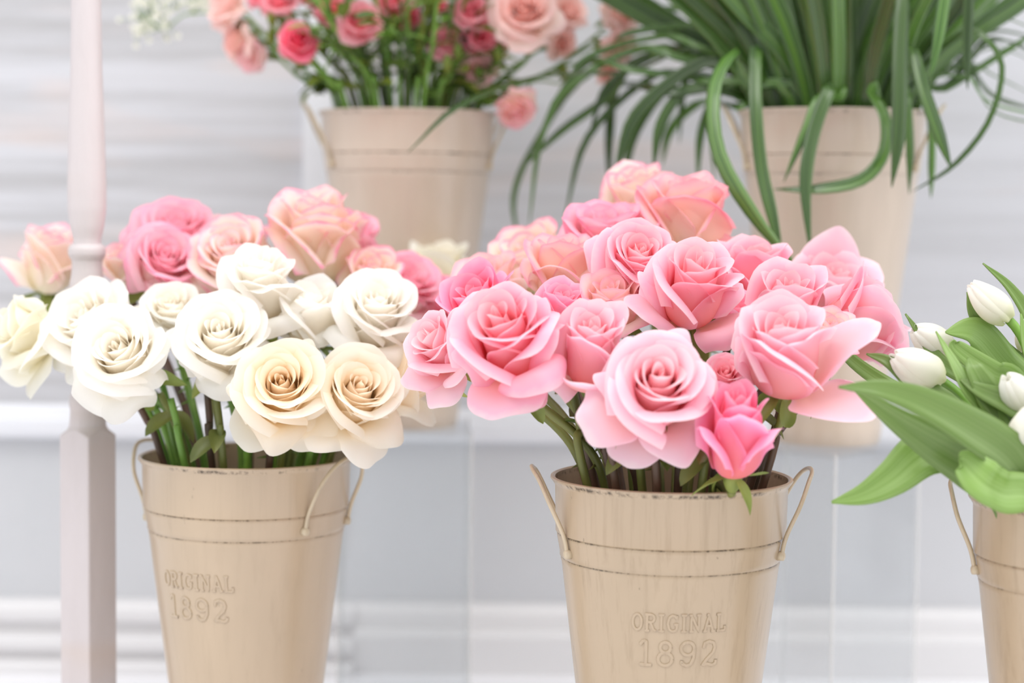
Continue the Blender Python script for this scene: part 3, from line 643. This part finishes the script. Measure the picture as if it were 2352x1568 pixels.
rose(940, 860, 165, 1.53, 58, 58, 'ivory', 'ivory rose turned to the right with one petal hanging, touching the pink bunch', style='cup', seed=391, nu=17, hf=1.1, outer=[(250, 15, 1.3, .8, -10), (215, 60, 1.2, 1, 30), (320, 50, 1.1, .9, 60), (120, 70, 1.1, 1, 50)], stem=M_stem_fresh, **WL)
rose(66, 765, 170, 1.56, 72, -62, 'cream', 'greenish white rose at the far left turned away, its back petals drooping', style='high', seed=402, nu=17, outer=[(250, 20, 1.35, .9, 20), (200, 50, 1.2, 1, 30), (300, 55, 1.2, 1, 40), (100, 65, 1.2, 1, 40), (160, 50, 1.2, .9, 40)], stem=M_stem_fresh, **WL)
# blush ones behind the white
TL = dict(bucket='left', group=GT)
rose(118, 605, 135, 1.70, 16, 40, 'blush', 'cream rose with pink rim standing alone left of the white post', style='cup', seed=411, hf=1.3, outer=[(240, 84, 1.3, 1.2, 25), (190, 60, 1.2, .8, 50), (330, 80, 1.2, 1, 50), (90, 80, 1.1, 1, 50)], **TL)
rose(285, 612, 105, 1.66, 25, -20, 'blush', 'small blush rose peeping out just right of the white post', style='cup', seed=422, outer=4, **TL)
rose(372, 610, 160, 1.615, 50, 25, 'blush_pink', 'round pink swirled rose above the small white rose', style='full', seed=431, outer=5, **TL)
rose(400, 552, 180, 1.68, 35, 15, 'blush_pink', 'wide pink edged rose rising behind the round pink swirled one', style='full', seed=441, outer=5, **TL)
rose(535, 600, 180, 1.61, 45, -8, 'blush', 'pale blush rose with many swirled petals behind the topmost white rose', style='full', seed=452, outer=5, **TL)
rose(722, 560, 178, 1.635, 16, -4, 'blush', 'tallest blush rose with cream cup and ruffled pink top', style='full', seed=463, nu=17, hf=1.5, outer=[(280, 90, 1.50, 1.55, 35), (205, 84, 1.5, 1.1, 70), (350, 84, 1.5, 1.1, 55), (95, 84, 1.5, 1.1, 60)], n=20, lip=.8, **TL)
rose(810, 545, 110, 1.71, 35, 45, 'blush_pink', 'blurred pink rose just right of the tallest blush rose', style='cup', seed=471, outer=4, **TL)
rose(560, 570, 120, 1.72, 20, 0, 'blush_pink', 'blurred pink rose at the back, left of the tallest blush rose', style='cup', seed=475, outer=3, **TL)
rose(850, 640, 130, 1.63, 35, 20, 'blush', 'pale pink rose with magenta margin above the upper right white rose', style='cup', seed=482, outer=4, **TL)
rose(930, 665, 150, 1.67, 45, 30, 'blush_pink', 'bright pink ruffled rose right of the white bunch', style='full', seed=491, outer=5, **TL)
rose(1000, 715, 150, 1.70, 50, 25, 'blush_pink', 'ruffled pink rose hanging between the white and the pink bunches', style='full', seed=503, outer=5, **TL)
rose(1010, 618, 130, 1.84, 15, 10, 'cream', 'blurred cream rose in front of the raised spray rose bucket', style='cup', seed=511, outer=4, **TL)
rose(480, 535, 90, 1.74, 15, 20, 'peach', 'blurred peach rose at the back of the left bunch', style='cup', seed=517, outer=3, **TL)

# extra cut stems standing in the front buckets
def extra_stem(bk, ang, rr, hgt, lean, mat, label, group, rad=.003, leaf=False, seed=0):
    rng = random.Random(seed); b = B[bk]; a = math.radians(ang)
    e = Vector((b.x + rr * math.sin(a), b.y - rr * math.cos(a), b.z + HB)); bot = Vector((b.x - rr * .3 * math.sin(a), b.y + rr * .3 * math.cos(a), b.z + .014))
    top = e + Vector((lean[0], lean[1], hgt)); mid = e + Vector((lean[0] * .4, lean[1] * .4, hgt * .5))
    root = MB(); root.tube(spline([bot, e, mid, top], 22), rad, 8)
    if leaf:
        for k in range(2): leaflet(root, mid + Vector((0, 0, rng.uniform(-.01, .02))), Vector((rng.uniform(-1, 1), rng.uniform(-1, -.2), rng.uniform(-.4, .6))).normalized(), Vector((0, -.5, 1)), .03, .013, droop=.8, fold=.4, n=9, twist=.6)
    o = root.build('cut_stalk', mat, origin=e, attr=True); o.location = e
    setp(o, label, 'stem', group)
ORD = ['first', 'second', 'third', 'fourth', 'fifth', 'sixth', 'seventh', 'eighth', 'ninth', 'tenth', 'eleventh', 'twelfth', 'thirteenth', 'fourteenth', 'fifteenth', 'sixteenth']
rg = random.Random(5)
for k in range(13):
    extra_stem('mid', -75 + k * 150 / 12, .058 + .012 * (k % 2), rg.uniform(.045, .075), (rg.uniform(-.012, .012) + (k - 6) * .0035, rg.uniform(-.01, .012)), [M_stem_dark, M_stem, M_stem_dark][k % 3], ORD[k] + ' thorny rose stalk from the left under the pink roses', 'cut stems under the pink roses', seed=k, leaf=(k % 3 == 1), rad=.0030)
for k in range(12):
    extra_stem('left', -80 + k * 160 / 11, .054 + .014 * (k % 2), rg.uniform(.05, .075), (rg.uniform(-.01, .01) + (k - 7) * .0035, rg.uniform(-.008, .012)), [M_stem_fresh, M_stem_dark, M_stem][k % 3], ORD[k] + ' green cut stalk from the left under the white roses', 'cut stems under the white roses', seed=40 + k, rad=.0028, leaf=(k % 3 == 2))

# ------------------------------------------------------------------ strap leaves
def strap(mb, pts, wid, nrm=None, n=26, fold=.15, tip=.18, base=.25, roll=0., a=.5, wave=0.):
    """flat strap leaf along a path; wid = full width; normal turned to face nrm"""
    Q = spline(pts, n); V = np.zeros((n, 5, 3)); A = np.zeros((n, 5, 3)); nrm = Vector(nrm or (0, -1, .2)).normalized()
    for i in range(n):
        t = i / (n - 1); T = (Q[min(i+1, n-1)] - Q[max(i-1, 0)]).normalized(); s = T.cross(nrm)
        if s.length < .15: s = T.cross(Vector((.6, .1, .8)))
        s.normalize(); nn = s.cross(T)
        if roll: r3 = Matrix.Rotation(roll * t, 3, T); s = r3 @ s; nn = r3 @ nn
        if i and s.dot(prev) < 0: s = -s; nn = -nn
        prev = s
        w2 = wid / 2 * min(1, (base + (1 - base) * min(1, t / .35))) * (1 if t < 1 - tip else max(.02, ((1 - t) / tip)) ** .75)
        for j, u in enumerate((-1, -.5, 0, .5, 1)):
            V[i, j] = Q[i] + s * (u * w2) + nn * (abs(u) * w2 * fold + wave * w2 * math.sin(t * 14 + u * 2) * abs(u)); A[i, j] = (t, (u + 1) / 2, a)
    mb.grid(V, A)

def blade(pts, wid, label, group='drooping grass blades in the raised bucket', nrm=None, seed=0, **k):
    mb = MB(); rng = random.Random(seed + 900); strap(mb, pts, wid, nrm, a=rng.random() * 5, **k)
    o = mb.build('grass_blade', M_blade, origin=pts[0], attr=True); o.location = pts[0]; setp(o, label, 'grass blade', group)
    md = o.modifiers.new('thick', 'SOLIDIFY'); md.thickness = .0005
    return o
bg_ = B['back_right']; rgr = random.Random(17)
def gbase(dx, dy=0.): return Vector((bg_.x + dx * .35, bg_.y + dy * .3, bg_.z + .04)), Vector((bg_.x + dx, bg_.y + dy, bg_.z + HB - .004))
def led(pxs, wid, label, dx, dy=-.04, seed=0, **k):
    """blade traced through (px, py, depth) points after leaving the rim"""
    b0, b1 = gbase(dx, dy); blade([b0, b1] + [P(*q) for q in pxs], wid, label, seed=seed, group=None, **k)
led([(1720, 190, 1.75), (1690, 118, 1.70), (1640, 200, 1.66), (1650, 350, 1.64), (1735, 500, 1.62), (1842, 626, 1.60)], .0125, 'longest grass blade arching left then hanging down to touch the pink roses', -.04, nrm=(-.5, -1, .2), seed=1)
led([(1760, 190, 1.76), (1738, 112, 1.71), (1735, 230, 1.68), (1748, 380, 1.67), (1775, 500, 1.66), (1800, 610, 1.66)], .0110, 'grass blade hanging straight down inside the longest arching one', -.03, seed=2)
led([(1900, 215, 1.73), (1905, 205, 1.70), (1870, 300, 1.69), (1850, 420, 1.68), (1862, 587, 1.67)], .0115, 'dark grass blade hanging over the middle of the bucket front', -.005, -.06, seed=3)
led([(1930, 225, 1.73), (1880, 228, 1.70), (1850, 300, 1.69), (1800, 418, 1.69)], .0080, 'short grass blade crossing the bucket rim to the left with a sharp tip', .0, -.06, seed=4)
led([(2000, 215, 1.72), (2032, 270, 1.70), (2030, 350, 1.695), (1980, 412, 1.69), (1880, 434, 1.69), (1778, 434, 1.70)], .0110, 'grass blade curling down and back left in a hook across the bucket', .03, -.06, seed=5, nrm=(.3, -1, .5))
led([(2070, 60, 1.74), (2075, -40, 1.70), (2068, 120, 1.68), (2065, 300, 1.67), (2048, 430, 1.67)], .0135, 'broad grey green grass blade hanging down past the rim with its underside showing', .045, -.05, seed=6)
led([(2085, 150, 1.74), (2095, 110, 1.70), (2120, 200, 1.68), (2158, 310, 1.67), (2185, 388, 1.67)], .0115, 'grass blade falling diagonally right with a broad pale middle', .05, -.05, seed=7)
led([(2080, 220, 1.74), (2085, 240, 1.73), (2090, 340, 1.72), (2088, 445, 1.72)], .0075, 'thin dark grass blade hanging over the right side of the bucket', .05, -.055, seed=8)
led([(2130, 250, 1.76), (2140, 300, 1.75), (2140, 380, 1.75), (2138, 455, 1.75)], .0065, 'narrow grass blade hanging just right of the bucket side', .07, -.03, seed=9)
led([(2200, 80, 1.72), (2265, 90, 1.70), (2302, 160, 1.70), (2270, 280, 1.70), (2190, 380, 1.71), (2095, 440, 1.72)], .0050, 'thin grass blade looping far out to the right and back under', .06, -.02, seed=10)
led([(2100, 60, 1.72), (2170, -60, 1.68), (2160, 60, 1.67), (2136, 185, 1.67)], .0105, 'pale grass blade tip hanging down in the upper right', .05, -.03, seed=12)
led([(2200, 20, 1.70), (2225, -40, 1.68), (2222, 90, 1.68), (2222, 205, 1.68)], .0090, 'short pale blade tip hanging right of the broad grey green one', .05, -.02, seed=13)
led([(1620, 110, 1.80), (1450, 165, 1.82), (1250, 175, 1.80), (1060, 240, 1.76), (938, 348, 1.74)], .0090, 'long grass blade reaching left across the spray rose bucket', -.05, -.02, seed=14, nrm=(0, -.4, 1))
led([(1560, 110, 1.85), (1350, 170, 1.92), (1230, 330, 1.95), (1180, 450, 1.95), (1192, 560, 1.95)], .0062, 'blurred grass blade arching furthest left in front of the wall', -.05, .02, seed=15)
led([(1600, 130, 1.84), (1460, 140, 1.88), (1400, 220, 1.90), (1290, 300, 1.90), (1200, 385, 1.90)], .0080, 'blurred grass blade sloping down left past the spray rose bucket', -.05, .01, seed=16)
led([(2180, 200, 1.80), (2290, 130, 1.80), (2400, 60, 1.80)], .0060, 'thin blade running out of the picture at the upper right', .06, 0, seed=18)
CUR = [((1340, 150), (1215, 520), .006), ((1500, 175), (1296, 505), .007), ((1420, 200), (1400, 452), .009), ((1560, 180), (1425, 470), .010), ((1580, 205), (1500, 395), .010), ((1650, 215), (1602, 425), .008),
       ((1600, 150), (1408, 420), .011), ((1440, 120), (1235, 345), .007), ((1610, 235), (1520, 380), .009), ((1520, 120), (1355, 300), .008), ((1640, 190), (1640, 410), .006), ((1480, 90), (1300, 190), .006),
       ((1560, 60), (1410, 95), .006), ((1600, 20), (1440, 20), .006), ((1620, 100), (1560, 330), .007)]
CUR.sort(key=lambda q: q[1][0])
for k, ((ax_, ay_), (tx_, ty_), wd_) in enumerate(CUR):   # curtain drooping left
    dd = 1.79 + rgr.uniform(0, .15); mx_, my_ = tx_ + (ax_ - tx_) * .30 - 6, ay_ + (ty_ - ay_) * .42
    blade([*gbase(-.055 + rgr.uniform(-.01, .01), rgr.uniform(-.02, .05)), P(min(ax_ + 110, 1700), ay_ + 10, 1.80), P(ax_, ay_, dd), P(mx_, my_, dd), P(tx_, ty_, dd)], wd_, 'grass blade drooping in front of the wall, its tip the ' + ORD[k] + ' from the left', group='grass blades drooping left of the raised bucket', seed=30 + k)
for k in range(10):   # right side
    xt = 2330 + rgr.uniform(-30, 90); yt = rgr.uniform(60, 330); dd = 1.80 + rgr.uniform(-.05, .13)
    blade([*gbase(.058 + rgr.uniform(-.008, .008), rgr.uniform(-.03, .04)), P(2200 + rgr.uniform(-20, 20), 150 + rgr.uniform(-50, 40), dd), P(2280, yt - 40, dd), P(xt + 60, yt, dd)], rgr.uniform(.003, .007), 'thin grass blade fanning out of the picture at the right edge', group='grass blades fanning right', seed=60 + k, nrm=(.3, -.5, 1))
for k in range(76):   # upright mass
    g = rgr.uniform(0, 6.283); r = .068 * math.sqrt(rgr.random()); dx, dy = r * math.sin(g), -r * math.cos(g)
    b0, b1 = gbase(dx, dy); lean = dx * (4.6 if dx < 0 else 3.2) + rgr.uniform(-.06, .06); ly = dy * 2.2 + rgr.uniform(-.05, .03); h = rgr.uniform(.16, .30)
    m1 = b1 + Vector((lean * .4, ly * .35, h * .55)); m2 = b1 + Vector((lean, ly * .9, h)); m3 = b1 + Vector((lean * 1.7, ly * 1.4, h * rgr.uniform(.75, 1.0)))
    if max(m1.y, m2.y, m3.y) > 2.04: m2.y = min(m2.y, 2.0); m3.y = min(m3.y, 2.03)
    blade([b0, b1, m1, m2, m3], rgr.uniform(.0105, .0185), 'upright dark green grass blade in the dense tuft rising from the raised bucket', group='upright grass blades in the raised bucket', seed=100 + k, nrm=(rgr.uniform(-.6, .6), -1, rgr.uniform(-.2, .4)))

# ------------------------------------------------------------------ tulips
def tulip(px, py, lpx, wpx, d, face, az, label, entry, seed, mid=None):
    rng = random.Random(seed); Lh = lpx * d / F; R = wpx * d / F / 2; f, a = math.radians(face), math.radians(az)
    ax = axis_vec(face, az); c = P(px, py, d); o = c - ax * Lh * .5; M = np.array(frame(ax, o)); root = empty('tulip', o); setp(root, label, 'tulip', 'white tulips')
    mb = MB()
    for layer in (0, 1):
        for k in range(3):
            az_ = k * 2.094 + layer * 1.047 + rng.uniform(-.1, .1) + 4.4
            rc = R * (.86 if layer == 0 else 1.0)
            nu, nv = 15, 19; u = np.linspace(-1, 1, nu)[None, :]; v = np.linspace(0, 1, nv)[:, None]
            prof = np.sin(np.pi * (v * .865 + .07) ** .80) ** .72; tp = Lh * (1 - .16 * np.abs(u) ** 2.2) * rng.uniform(.96, 1.02)
            r = rc * prof * (1 + .05 * u) + .0012 * np.cos(u * 3.2); z = v * tp
            al = u * 1.12 * (.5 + .5 * sm(v, 0, .3)) * (1 - .25 * sm(v, .75, 1))
            X = np.stack([r * np.cos(al + az_), r * np.sin(al + az_), z + 0 * al], 2); a = np.zeros(X.shape); a[:, :, 0] = v; a[:, :, 1] = 1; a[:, :, 2] = rng.random()
            mb.grid((X.reshape(-1, 3) @ M[:3, :3].T + M[:3, 3]).reshape(X.shape), a)
    mb.build('bloom', PM['tulip'], root, origin=o, attr=True)
    b = B['right']; e = Vector((b.x + entry[0], b.y + entry[1], b.z + HB)); bot = Vector((b.x - entry[0] * .3, b.y - entry[1] * .3, .012))
    D = (o - e).length; p = bez(o + ax * .002, o - ax * D * .4, e + (e - bot).normalized() * D * .3, e, 18) + [e + (bot - e) * t for t in (.3, .7, 1)]
    mb = MB(); mb.tube(p, .0033, 10); mb.build('stem', M_stem_fresh, root, origin=o, attr=True)
    return root
tulip(2105, 843, 138, 96, 1.37, 64, -72, 'plump white tulip lying over the big leaf tips, nearest the pink roses', (-.062, -.01), 1)
tulip(2140, 780, 110, 78, 1.42, 62, -68, 'white tulip just behind and above the plump one', (-.05, .02), 2)
tulip(2273, 692, 122, 74, 1.40, 48, -88, 'topmost white tulip cupped by a tall green leaf', (-.045, .03), 3)
tulip(2334, 897, 105, 82, 1.33, 48, -50, 'white tulip half open at the right, above the crossing leaves', (-.03, -.04), 4)
tulip(2362, 975, 110, 80, 1.30, 30, 20, 'greenish white tulip cut off by the picture edge', (-.02, -.05), 5)
tulip(2365, 765, 90, 60, 1.42, 20, 10, 'white tulip tip just visible at the right edge', (0, .04), 6)

def tleaf(pxs, wpx, label, entry, seed, nrm=(0, -1, .3), fold=.3, tip=.55, roll=0., wave=0., base=.5):
    rng = random.Random(seed); b = B['right']; e = Vector((b.x + entry[0], b.y + entry[1], b.z + HB - .002)); bot = Vector((b.x + entry[0] * .5, b.y + entry[1] * .5, b.z + .19))
    pts = [bot, e] + [P(*q) for q in pxs]; mb = MB(); strap(mb, pts, wpx * 1.36 / F, nrm, n=40, fold=fold, tip=tip, base=base, roll=roll, a=rng.random() * 7, wave=wave)
    o = mb.build('tulip_leaf', M_tleaf, origin=e, attr=True); o.location = e; setp(o, label, 'leaf', 'tulip leaves')
    md = o.modifiers.new('thick', 'SOLIDIFY'); md.thickness = .0009
tleaf([(2330, 1060, 1.30), (2230, 985, 1.28), (2120, 925, 1.27), (2020, 893, 1.27), (1926, 888, 1.28)], 96, 'long pale tulip leaf reaching furthest left over the pink rose petal', (-.055, -.045), 1)
tleaf([(2260, 1085, 1.315), (2160, 1025, 1.30), (2060, 962, 1.30), (1958, 890, 1.31)], 112, 'bright green tulip leaf just beneath the longest pale one', (-.065, -.03), 2, nrm=(0, -1, -.3))
tleaf([(2270, 1075, 1.34), (2200, 1030, 1.33), (2120, 1042, 1.315), (2050, 1098, 1.31), (1985, 1135, 1.31), (1910, 1153, 1.31)], 112, 'wavy tulip leaf bending down to a point below the others', (-.068, -.02), 3, wave=.08, tip=.45, nrm=(0, -1, .35))
tleaf([(2300, 1130, 1.29), (2260, 1105, 1.28), (2215, 1060, 1.285), (2203, 1055, 1.285)], 92, 'short broad tulip leaf curling over the bucket rim', (-.05, -.05), 4, tip=.35)
tleaf([(2340, 1080, 1.31), (2280, 1030, 1.30), (2230, 1000, 1.30), (2190, 970, 1.31)], 70, 'dark tulip leaf under the long pale one near the rim', (-.045, -.05), 5, nrm=(0, -1, -.2))
tleaf([(2370, 920, 1.41), (2300, 825, 1.41), (2240, 762, 1.405), (2172, 762, 1.40)], 80, 'pale tulip leaf bent over behind the upper tulips', (-.04, .01), 6, nrm=(-.1, -1, .4), tip=.22, fold=.1)
tleaf([(2330, 1000, 1.34), (2280, 920, 1.33), (2240, 850, 1.33), (2225, 820, 1.34)], 72, 'upright tulip leaf with a curved tip left of the half open tulip', (-.035, -.03), 7, tip=.4)
tleaf([(2300, 980, 1.335), (2230, 900, 1.33), (2190, 830, 1.34), (2150, 760, 1.36)], 44, 'narrow tulip leaf rising between the plump tulip and the upright leaf', (-.05, -.02), 8)
tleaf([(2380, 900, 1.42), (2300, 800, 1.42), (2240, 730, 1.41), (2222, 670, 1.41)], 56, 'long tulip leaf wrapped under the topmost tulip', (-.03, .02), 9)
tleaf([(2400, 850, 1.44), (2370, 740, 1.44), (2320, 660, 1.44), (2258, 604, 1.44)], 48, 'tall pointed tulip leaf behind the topmost tulip', (-.01, .03), 10)
tleaf([(2250, 900, 1.40), (2160, 830, 1.41), (2080, 720, 1.42)], 60, 'small tulip leaf tip showing beside the rightmost pink rose', (-.055, .01), 11)
tleaf([(2200, 960, 1.36), (2100, 880, 1.37), (2040, 830, 1.37), (1990, 812, 1.38)], 60, 'tulip leaf lying behind the plump tulip towards the roses', (-.066, 0), 12)
tleaf([(2180, 980, 1.38), (2060, 900, 1.43), (1960, 830, 1.435), (1885, 745, 1.42), (1840, 688, 1.405)], 46, 'slender tulip leaf whose tip pokes up between the pink roses', (-.066, .01), 13)
tleaf([(2330, 900, 1.38), (2280, 860, 1.38), (2200, 800, 1.385), (2190, 780, 1.385)], 80, 'dark tulip leaf in shade behind the upright curved leaf', (-.03, .0), 14)
tleaf([(2380, 960, 1.335), (2330, 930, 1.33), (2260, 900, 1.325), (2205, 870, 1.33)], 80, 'tulip leaf with a light rim running under the half open tulip', (-.02, -.04), 15)
tleaf([(2400, 880, 1.36), (2362, 800, 1.37), (2345, 720, 1.38)], 50, 'upright tulip leaf at the right picture edge', (0, 0), 16)
tleaf([(2290, 1110, 1.35), (2200, 1070, 1.36), (2140, 1030, 1.37), (2105, 1010, 1.38)], 46, 'small tulip leaf behind the wavy bent one', (-.06, 0), 17)

# ------------------------------------------------------------------ spray roses in the raised bucket
bl = B['back_left']; rs = random.Random(77)
def bloom_part(parent, px, py, dpx, d, face, az, petals, seed, style='spray', leafy=True):
    R = dpx * d / F / 2; H = R * 1.5; ax = axis_vec(face, az); o = P(px, py, d) - ax * H * .45; M = frame(ax, o); org = parent.location
    mb = MB(); bloom(mb, R, H, M, seed, style, nu=11, nv=11, n=None if style != 'spray' else 17); bo = mb.build('bloom', PM[petals], parent, origin=org, attr=True)
    c_ = calyx(parent, M, R, random.Random(seed), org)
    return o, ax, R
def spray(blooms, label, dx, dy, seed, extra=2, style='spray'):
    """blooms: list of (px, py, diameter px, depth, face, az, petals)"""
    rng = random.Random(seed); root = empty('spray_rose', Vector((bl.x + dx, bl.y + dy, bl.z + HB))); setp(root, label, 'spray rose', 'spray roses in the raised bucket')
    org = root.location; e = Vector(org); bot = Vector((bl.x - dx * .3, bl.y - dy * .3, bl.z + .014))
    ends = [bloom_part(root, *bb, seed + i, style=style) for i, bb in enumerate(blooms)]
    cen = sum((q[0] for q in ends), Vector()) / len(ends); fork = e + (cen - e) * .52 + Vector((0, 0, .004))
    mb = MB(); mb.tube(spline([bot, e, e + (fork - e) * .5 + Vector((-dx * .05, 0, .003)), fork], 20), .0023, 7)
    for (o, ax, R) in ends:
        D = (o - fork).length; mb.tube(bez(fork, fork + (fork - e).normalized() * D * .3, o - ax * D * .35, o - ax * R * .4, 12), .0015, 6)
    tips = []
    for k in range(extra):   # side shoots with small buds
        q = fork + Vector((rng.uniform(-.035, .035), rng.uniform(-.03, .01), rng.uniform(-.01, .05))); tips.append(q)
        mb.tube(bez(e + (fork - e) * rng.uniform(.5, .95), fork, q - Vector((0, 0, .015)), q, 8), .0011, 5)
    mb.build('stem', M_stem_fresh if seed % 2 else M_stem, root, origin=org, attr=True)
    for q in tips:
        mb = MB(); r = .0042; mb.tube([q - Vector((0, 0, .004)), q, q + Vector((0, 0, .005)), q + Vector((0, 0, .010)), q + Vector((0, 0, .013))], [r * .4, r, r * 1.1, r * .7, r * .1], 8)
        mb.build('bud', M_olive, root, origin=org, attr=True)
    for k in range(4):
        t = rng.uniform(.35, 1.1); q = e + (fork - e) * t; g = rng.uniform(0, 6.28); mb = MB()
        leaflet(mb, q, Vector((math.cos(g), math.sin(g) * .8, rng.uniform(-.2, .8))), Vector((0, -.4, 1)), rng.uniform(.022, .036), rng.uniform(.010, .017), droop=.7, fold=.3, n=9, twist=rng.uniform(-.6, .6))
        mb.build('leaf', M_rleaf if k % 2 else M_olive, root, origin=org, attr=True)
    return root
spray([(681, 95, 88, 1.84, 62, 5, 'hot')], 'single deep pink spray rose hanging low on the left with a magenta heart', -.055, -.04, 601, 3)
spray([(638, 5, 80, 1.86, 55, -10, 'candy'), (600, -8, 60, 1.87, 50, -30, 'candy')], 'pair of pink spray roses above the deep pink one, cut by the top edge', -.06, -.02, 605, 2)
spray([(522, 30, 95, 1.90, 50, -60, 'pale'), (515, -20, 80, 1.92, 50, -50, 'pale')], 'pale peach spray roses furthest left, highest of the drooping ones', -.066, 0, 611, 1)
spray([(545, 95, 85, 1.90, 95, -60, 'pale'), (580, 128, 78, 1.90, 110, -35, 'peach')], 'pale peach spray roses nodding down at the far left', -.066, -.01, 615, 1)
spray([(828, 48, 98, 1.83, 60, 0, 'candy'), (765, 20, 70, 1.87, 50, -10, 'candy')], 'full candy pink spray rose left of centre facing forward', -.025, -.055, 621, 4)
spray([(895, 5, 75, 1.85, 55, 5, 'candy'), (938, 40, 60, 1.86, 60, 20, 'hot')], 'two small pink spray roses at the top centre', -.005, -.05, 631, 4)
spray([(1083, 28, 85, 1.83, 60, -15, 'candy'), (1100, 85, 70, 1.84, 75, 10, 'hot')], 'pair of pink spray roses beside the large pale rose', .03, -.055, 641, 3)
spray([(1025, 95, 78, 1.84, 55, 8, 'candy'), (1000, 10, 55, 1.88, 50, -5, 'hot')], 'light pink spray rose under the centre, opening to the right', .01, -.06, 651, 3)
spray([(1203, 32, 140, 1.82, 68, -5, 'pale')], 'large pale peach rose with many ringed petals facing forward', .055, -.035, 661, 2, style='full')
spray([(1100, 155, 90, 1.86, 120, 15, 'peach'), (1148, 95, 60, 1.87, 90, 20, 'pale')], 'drooping peach pink spray roses under the large pale rose', .05, -.03, 671, 2)
spray([(1183, 250, 95, 1.85, 140, 15, 'peach')], 'lowest peach spray rose hanging upside down beside the bucket rim', .066, -.02, 681, 0)
spray([(1300, 30, 95, 1.90, 60, 30, 'pale'), (1290, 100, 70, 1.90, 95, 30, 'pale')], 'pale spray roses right of the large pale rose', .062, 0, 691, 1)
spray([(1425, 30, 90, 1.88, 60, 40, 'pale'), (1420, 105, 85, 1.88, 100, 40, 'pale'), (1395, 165, 55, 1.88, 120, 30, 'pale')], 'pale peach spray roses furthest right among the grass blades', .066, .01, 701, 1)
spray([(930, -10, 80, 1.92, 20, 0, 'candy'), (1000, -30, 80, 1.92, 20, 0, 'hot')], 'pink spray roses at the back top, mostly above the picture', 0, .02, 711, 4)
spray([(1150, -10, 80, 1.93, 20, 0, 'candy')], 'pink spray rose at the back, right of the top centre', .02, .03, 717, 4)
spray([(720, -10, 80, 1.91, 20, -20, 'hot')], 'deep pink spray rose at the back left, cut by the top edge', -.03, .02, 721, 4)
for k in range(46):
    g = rs.uniform(0, 6.283); r = .064 * math.sqrt(rs.uniform(.1, 1)); dx, dy = r * math.sin(g), -r * math.cos(g); e = Vector((bl.x + dx, bl.y + dy, bl.z + HB)); bot = Vector((bl.x - dx * .3, bl.y - dy * .3, bl.z + .014))
    top = e + Vector((dx * 1.3 + rs.uniform(-.03, .03), dy * .6, rs.uniform(.09, .15))); mb = MB(); mid = e + (top - e) * .5 + Vector((rs.uniform(-.006, .006), 0, 0))
    mb.tube(spline([bot, e, mid, top], 18), rs.uniform(.0014, .0024), 6)
    for j in range(5):
        t = rs.uniform(.35, 1); q = e + (top - e) * t; h = rs.uniform(0, 6.28); dr = Vector((math.cos(h), math.sin(h) * .7, rs.uniform(.1, .9))); q2 = q + dr * rs.uniform(.012, .03)
        mb.tube([q, (q + q2) / 2 + Vector((0, 0, .002)), q2], .0009, 5)
        leaflet(mb, q2, dr, Vector((0, -.4, 1)), rs.uniform(.018, .032), rs.uniform(.009, .015), droop=.6, fold=.3, n=8, twist=rs.uniform(-.6, .6))
    o = mb.build('leafy_stem', [M_stem_fresh, M_olive, M_rleaf][k % 3], origin=e, attr=True); o.location = e
    setp(o, 'thin leafy green stem in the thicket between the spray roses and the bucket rim', 'stem', 'leafy stems in the spray rose bucket')

# ------------------------------------------------------------------ baby's breath
def gyp():
    rng = random.Random(9); b = bl; e = Vector((b.x - .055, b.y + .03, b.z + HB)); bot = Vector((b.x + .015, b.y - .01, b.z + .014)); root = empty('babys_breath', e); setp(root, "sprig of tiny white baby's breath flowers sticking out at the upper left", 'flower sprig')
    mb = MB(); j1 = P(440, 30, 1.97); j2 = P(380, 65, 1.97); top = P(335, 30, 1.97)
    mb.tube(spline([bot, e, P(560, 60, 1.97), j1, j2, P(350, 50, 1.97), top], 40), .0009, 6)
    cl = MB()
    for cx, cy, n in ((330, 45, 46), (345, 20, 40), (370, 55, 26), (445, 5, 30), (470, -5, 30), (390, -8, 30), (318, 70, 14)):
        c = P(cx, cy, 1.97); mb.tube([j2 if cx < 400 else j1, (c + (j2 if cx < 400 else j1)) / 2 + Vector((0, 0, -.002)), c], .0006, 5)
        for k in range(n // 2):
            q = c + Vector((rng.gauss(0, .009), rng.gauss(0, .008), rng.gauss(0, .009))); mb.tube([c, q], .0004, 4)
            for p in range(7):
                g = p * .9; dr = Vector((math.cos(g), rng.uniform(-.6, .3), math.sin(g))); leaflet(cl, q, dr, Vector((0, -1, .1)), .0034, .0032, droop=.3, n=4, a=rng.random())
    mb.build('stem', M_stem_fresh, root, origin=e, attr=True); cl.build('flower_cluster', M_gyp, root, origin=e, attr=True)
gyp()
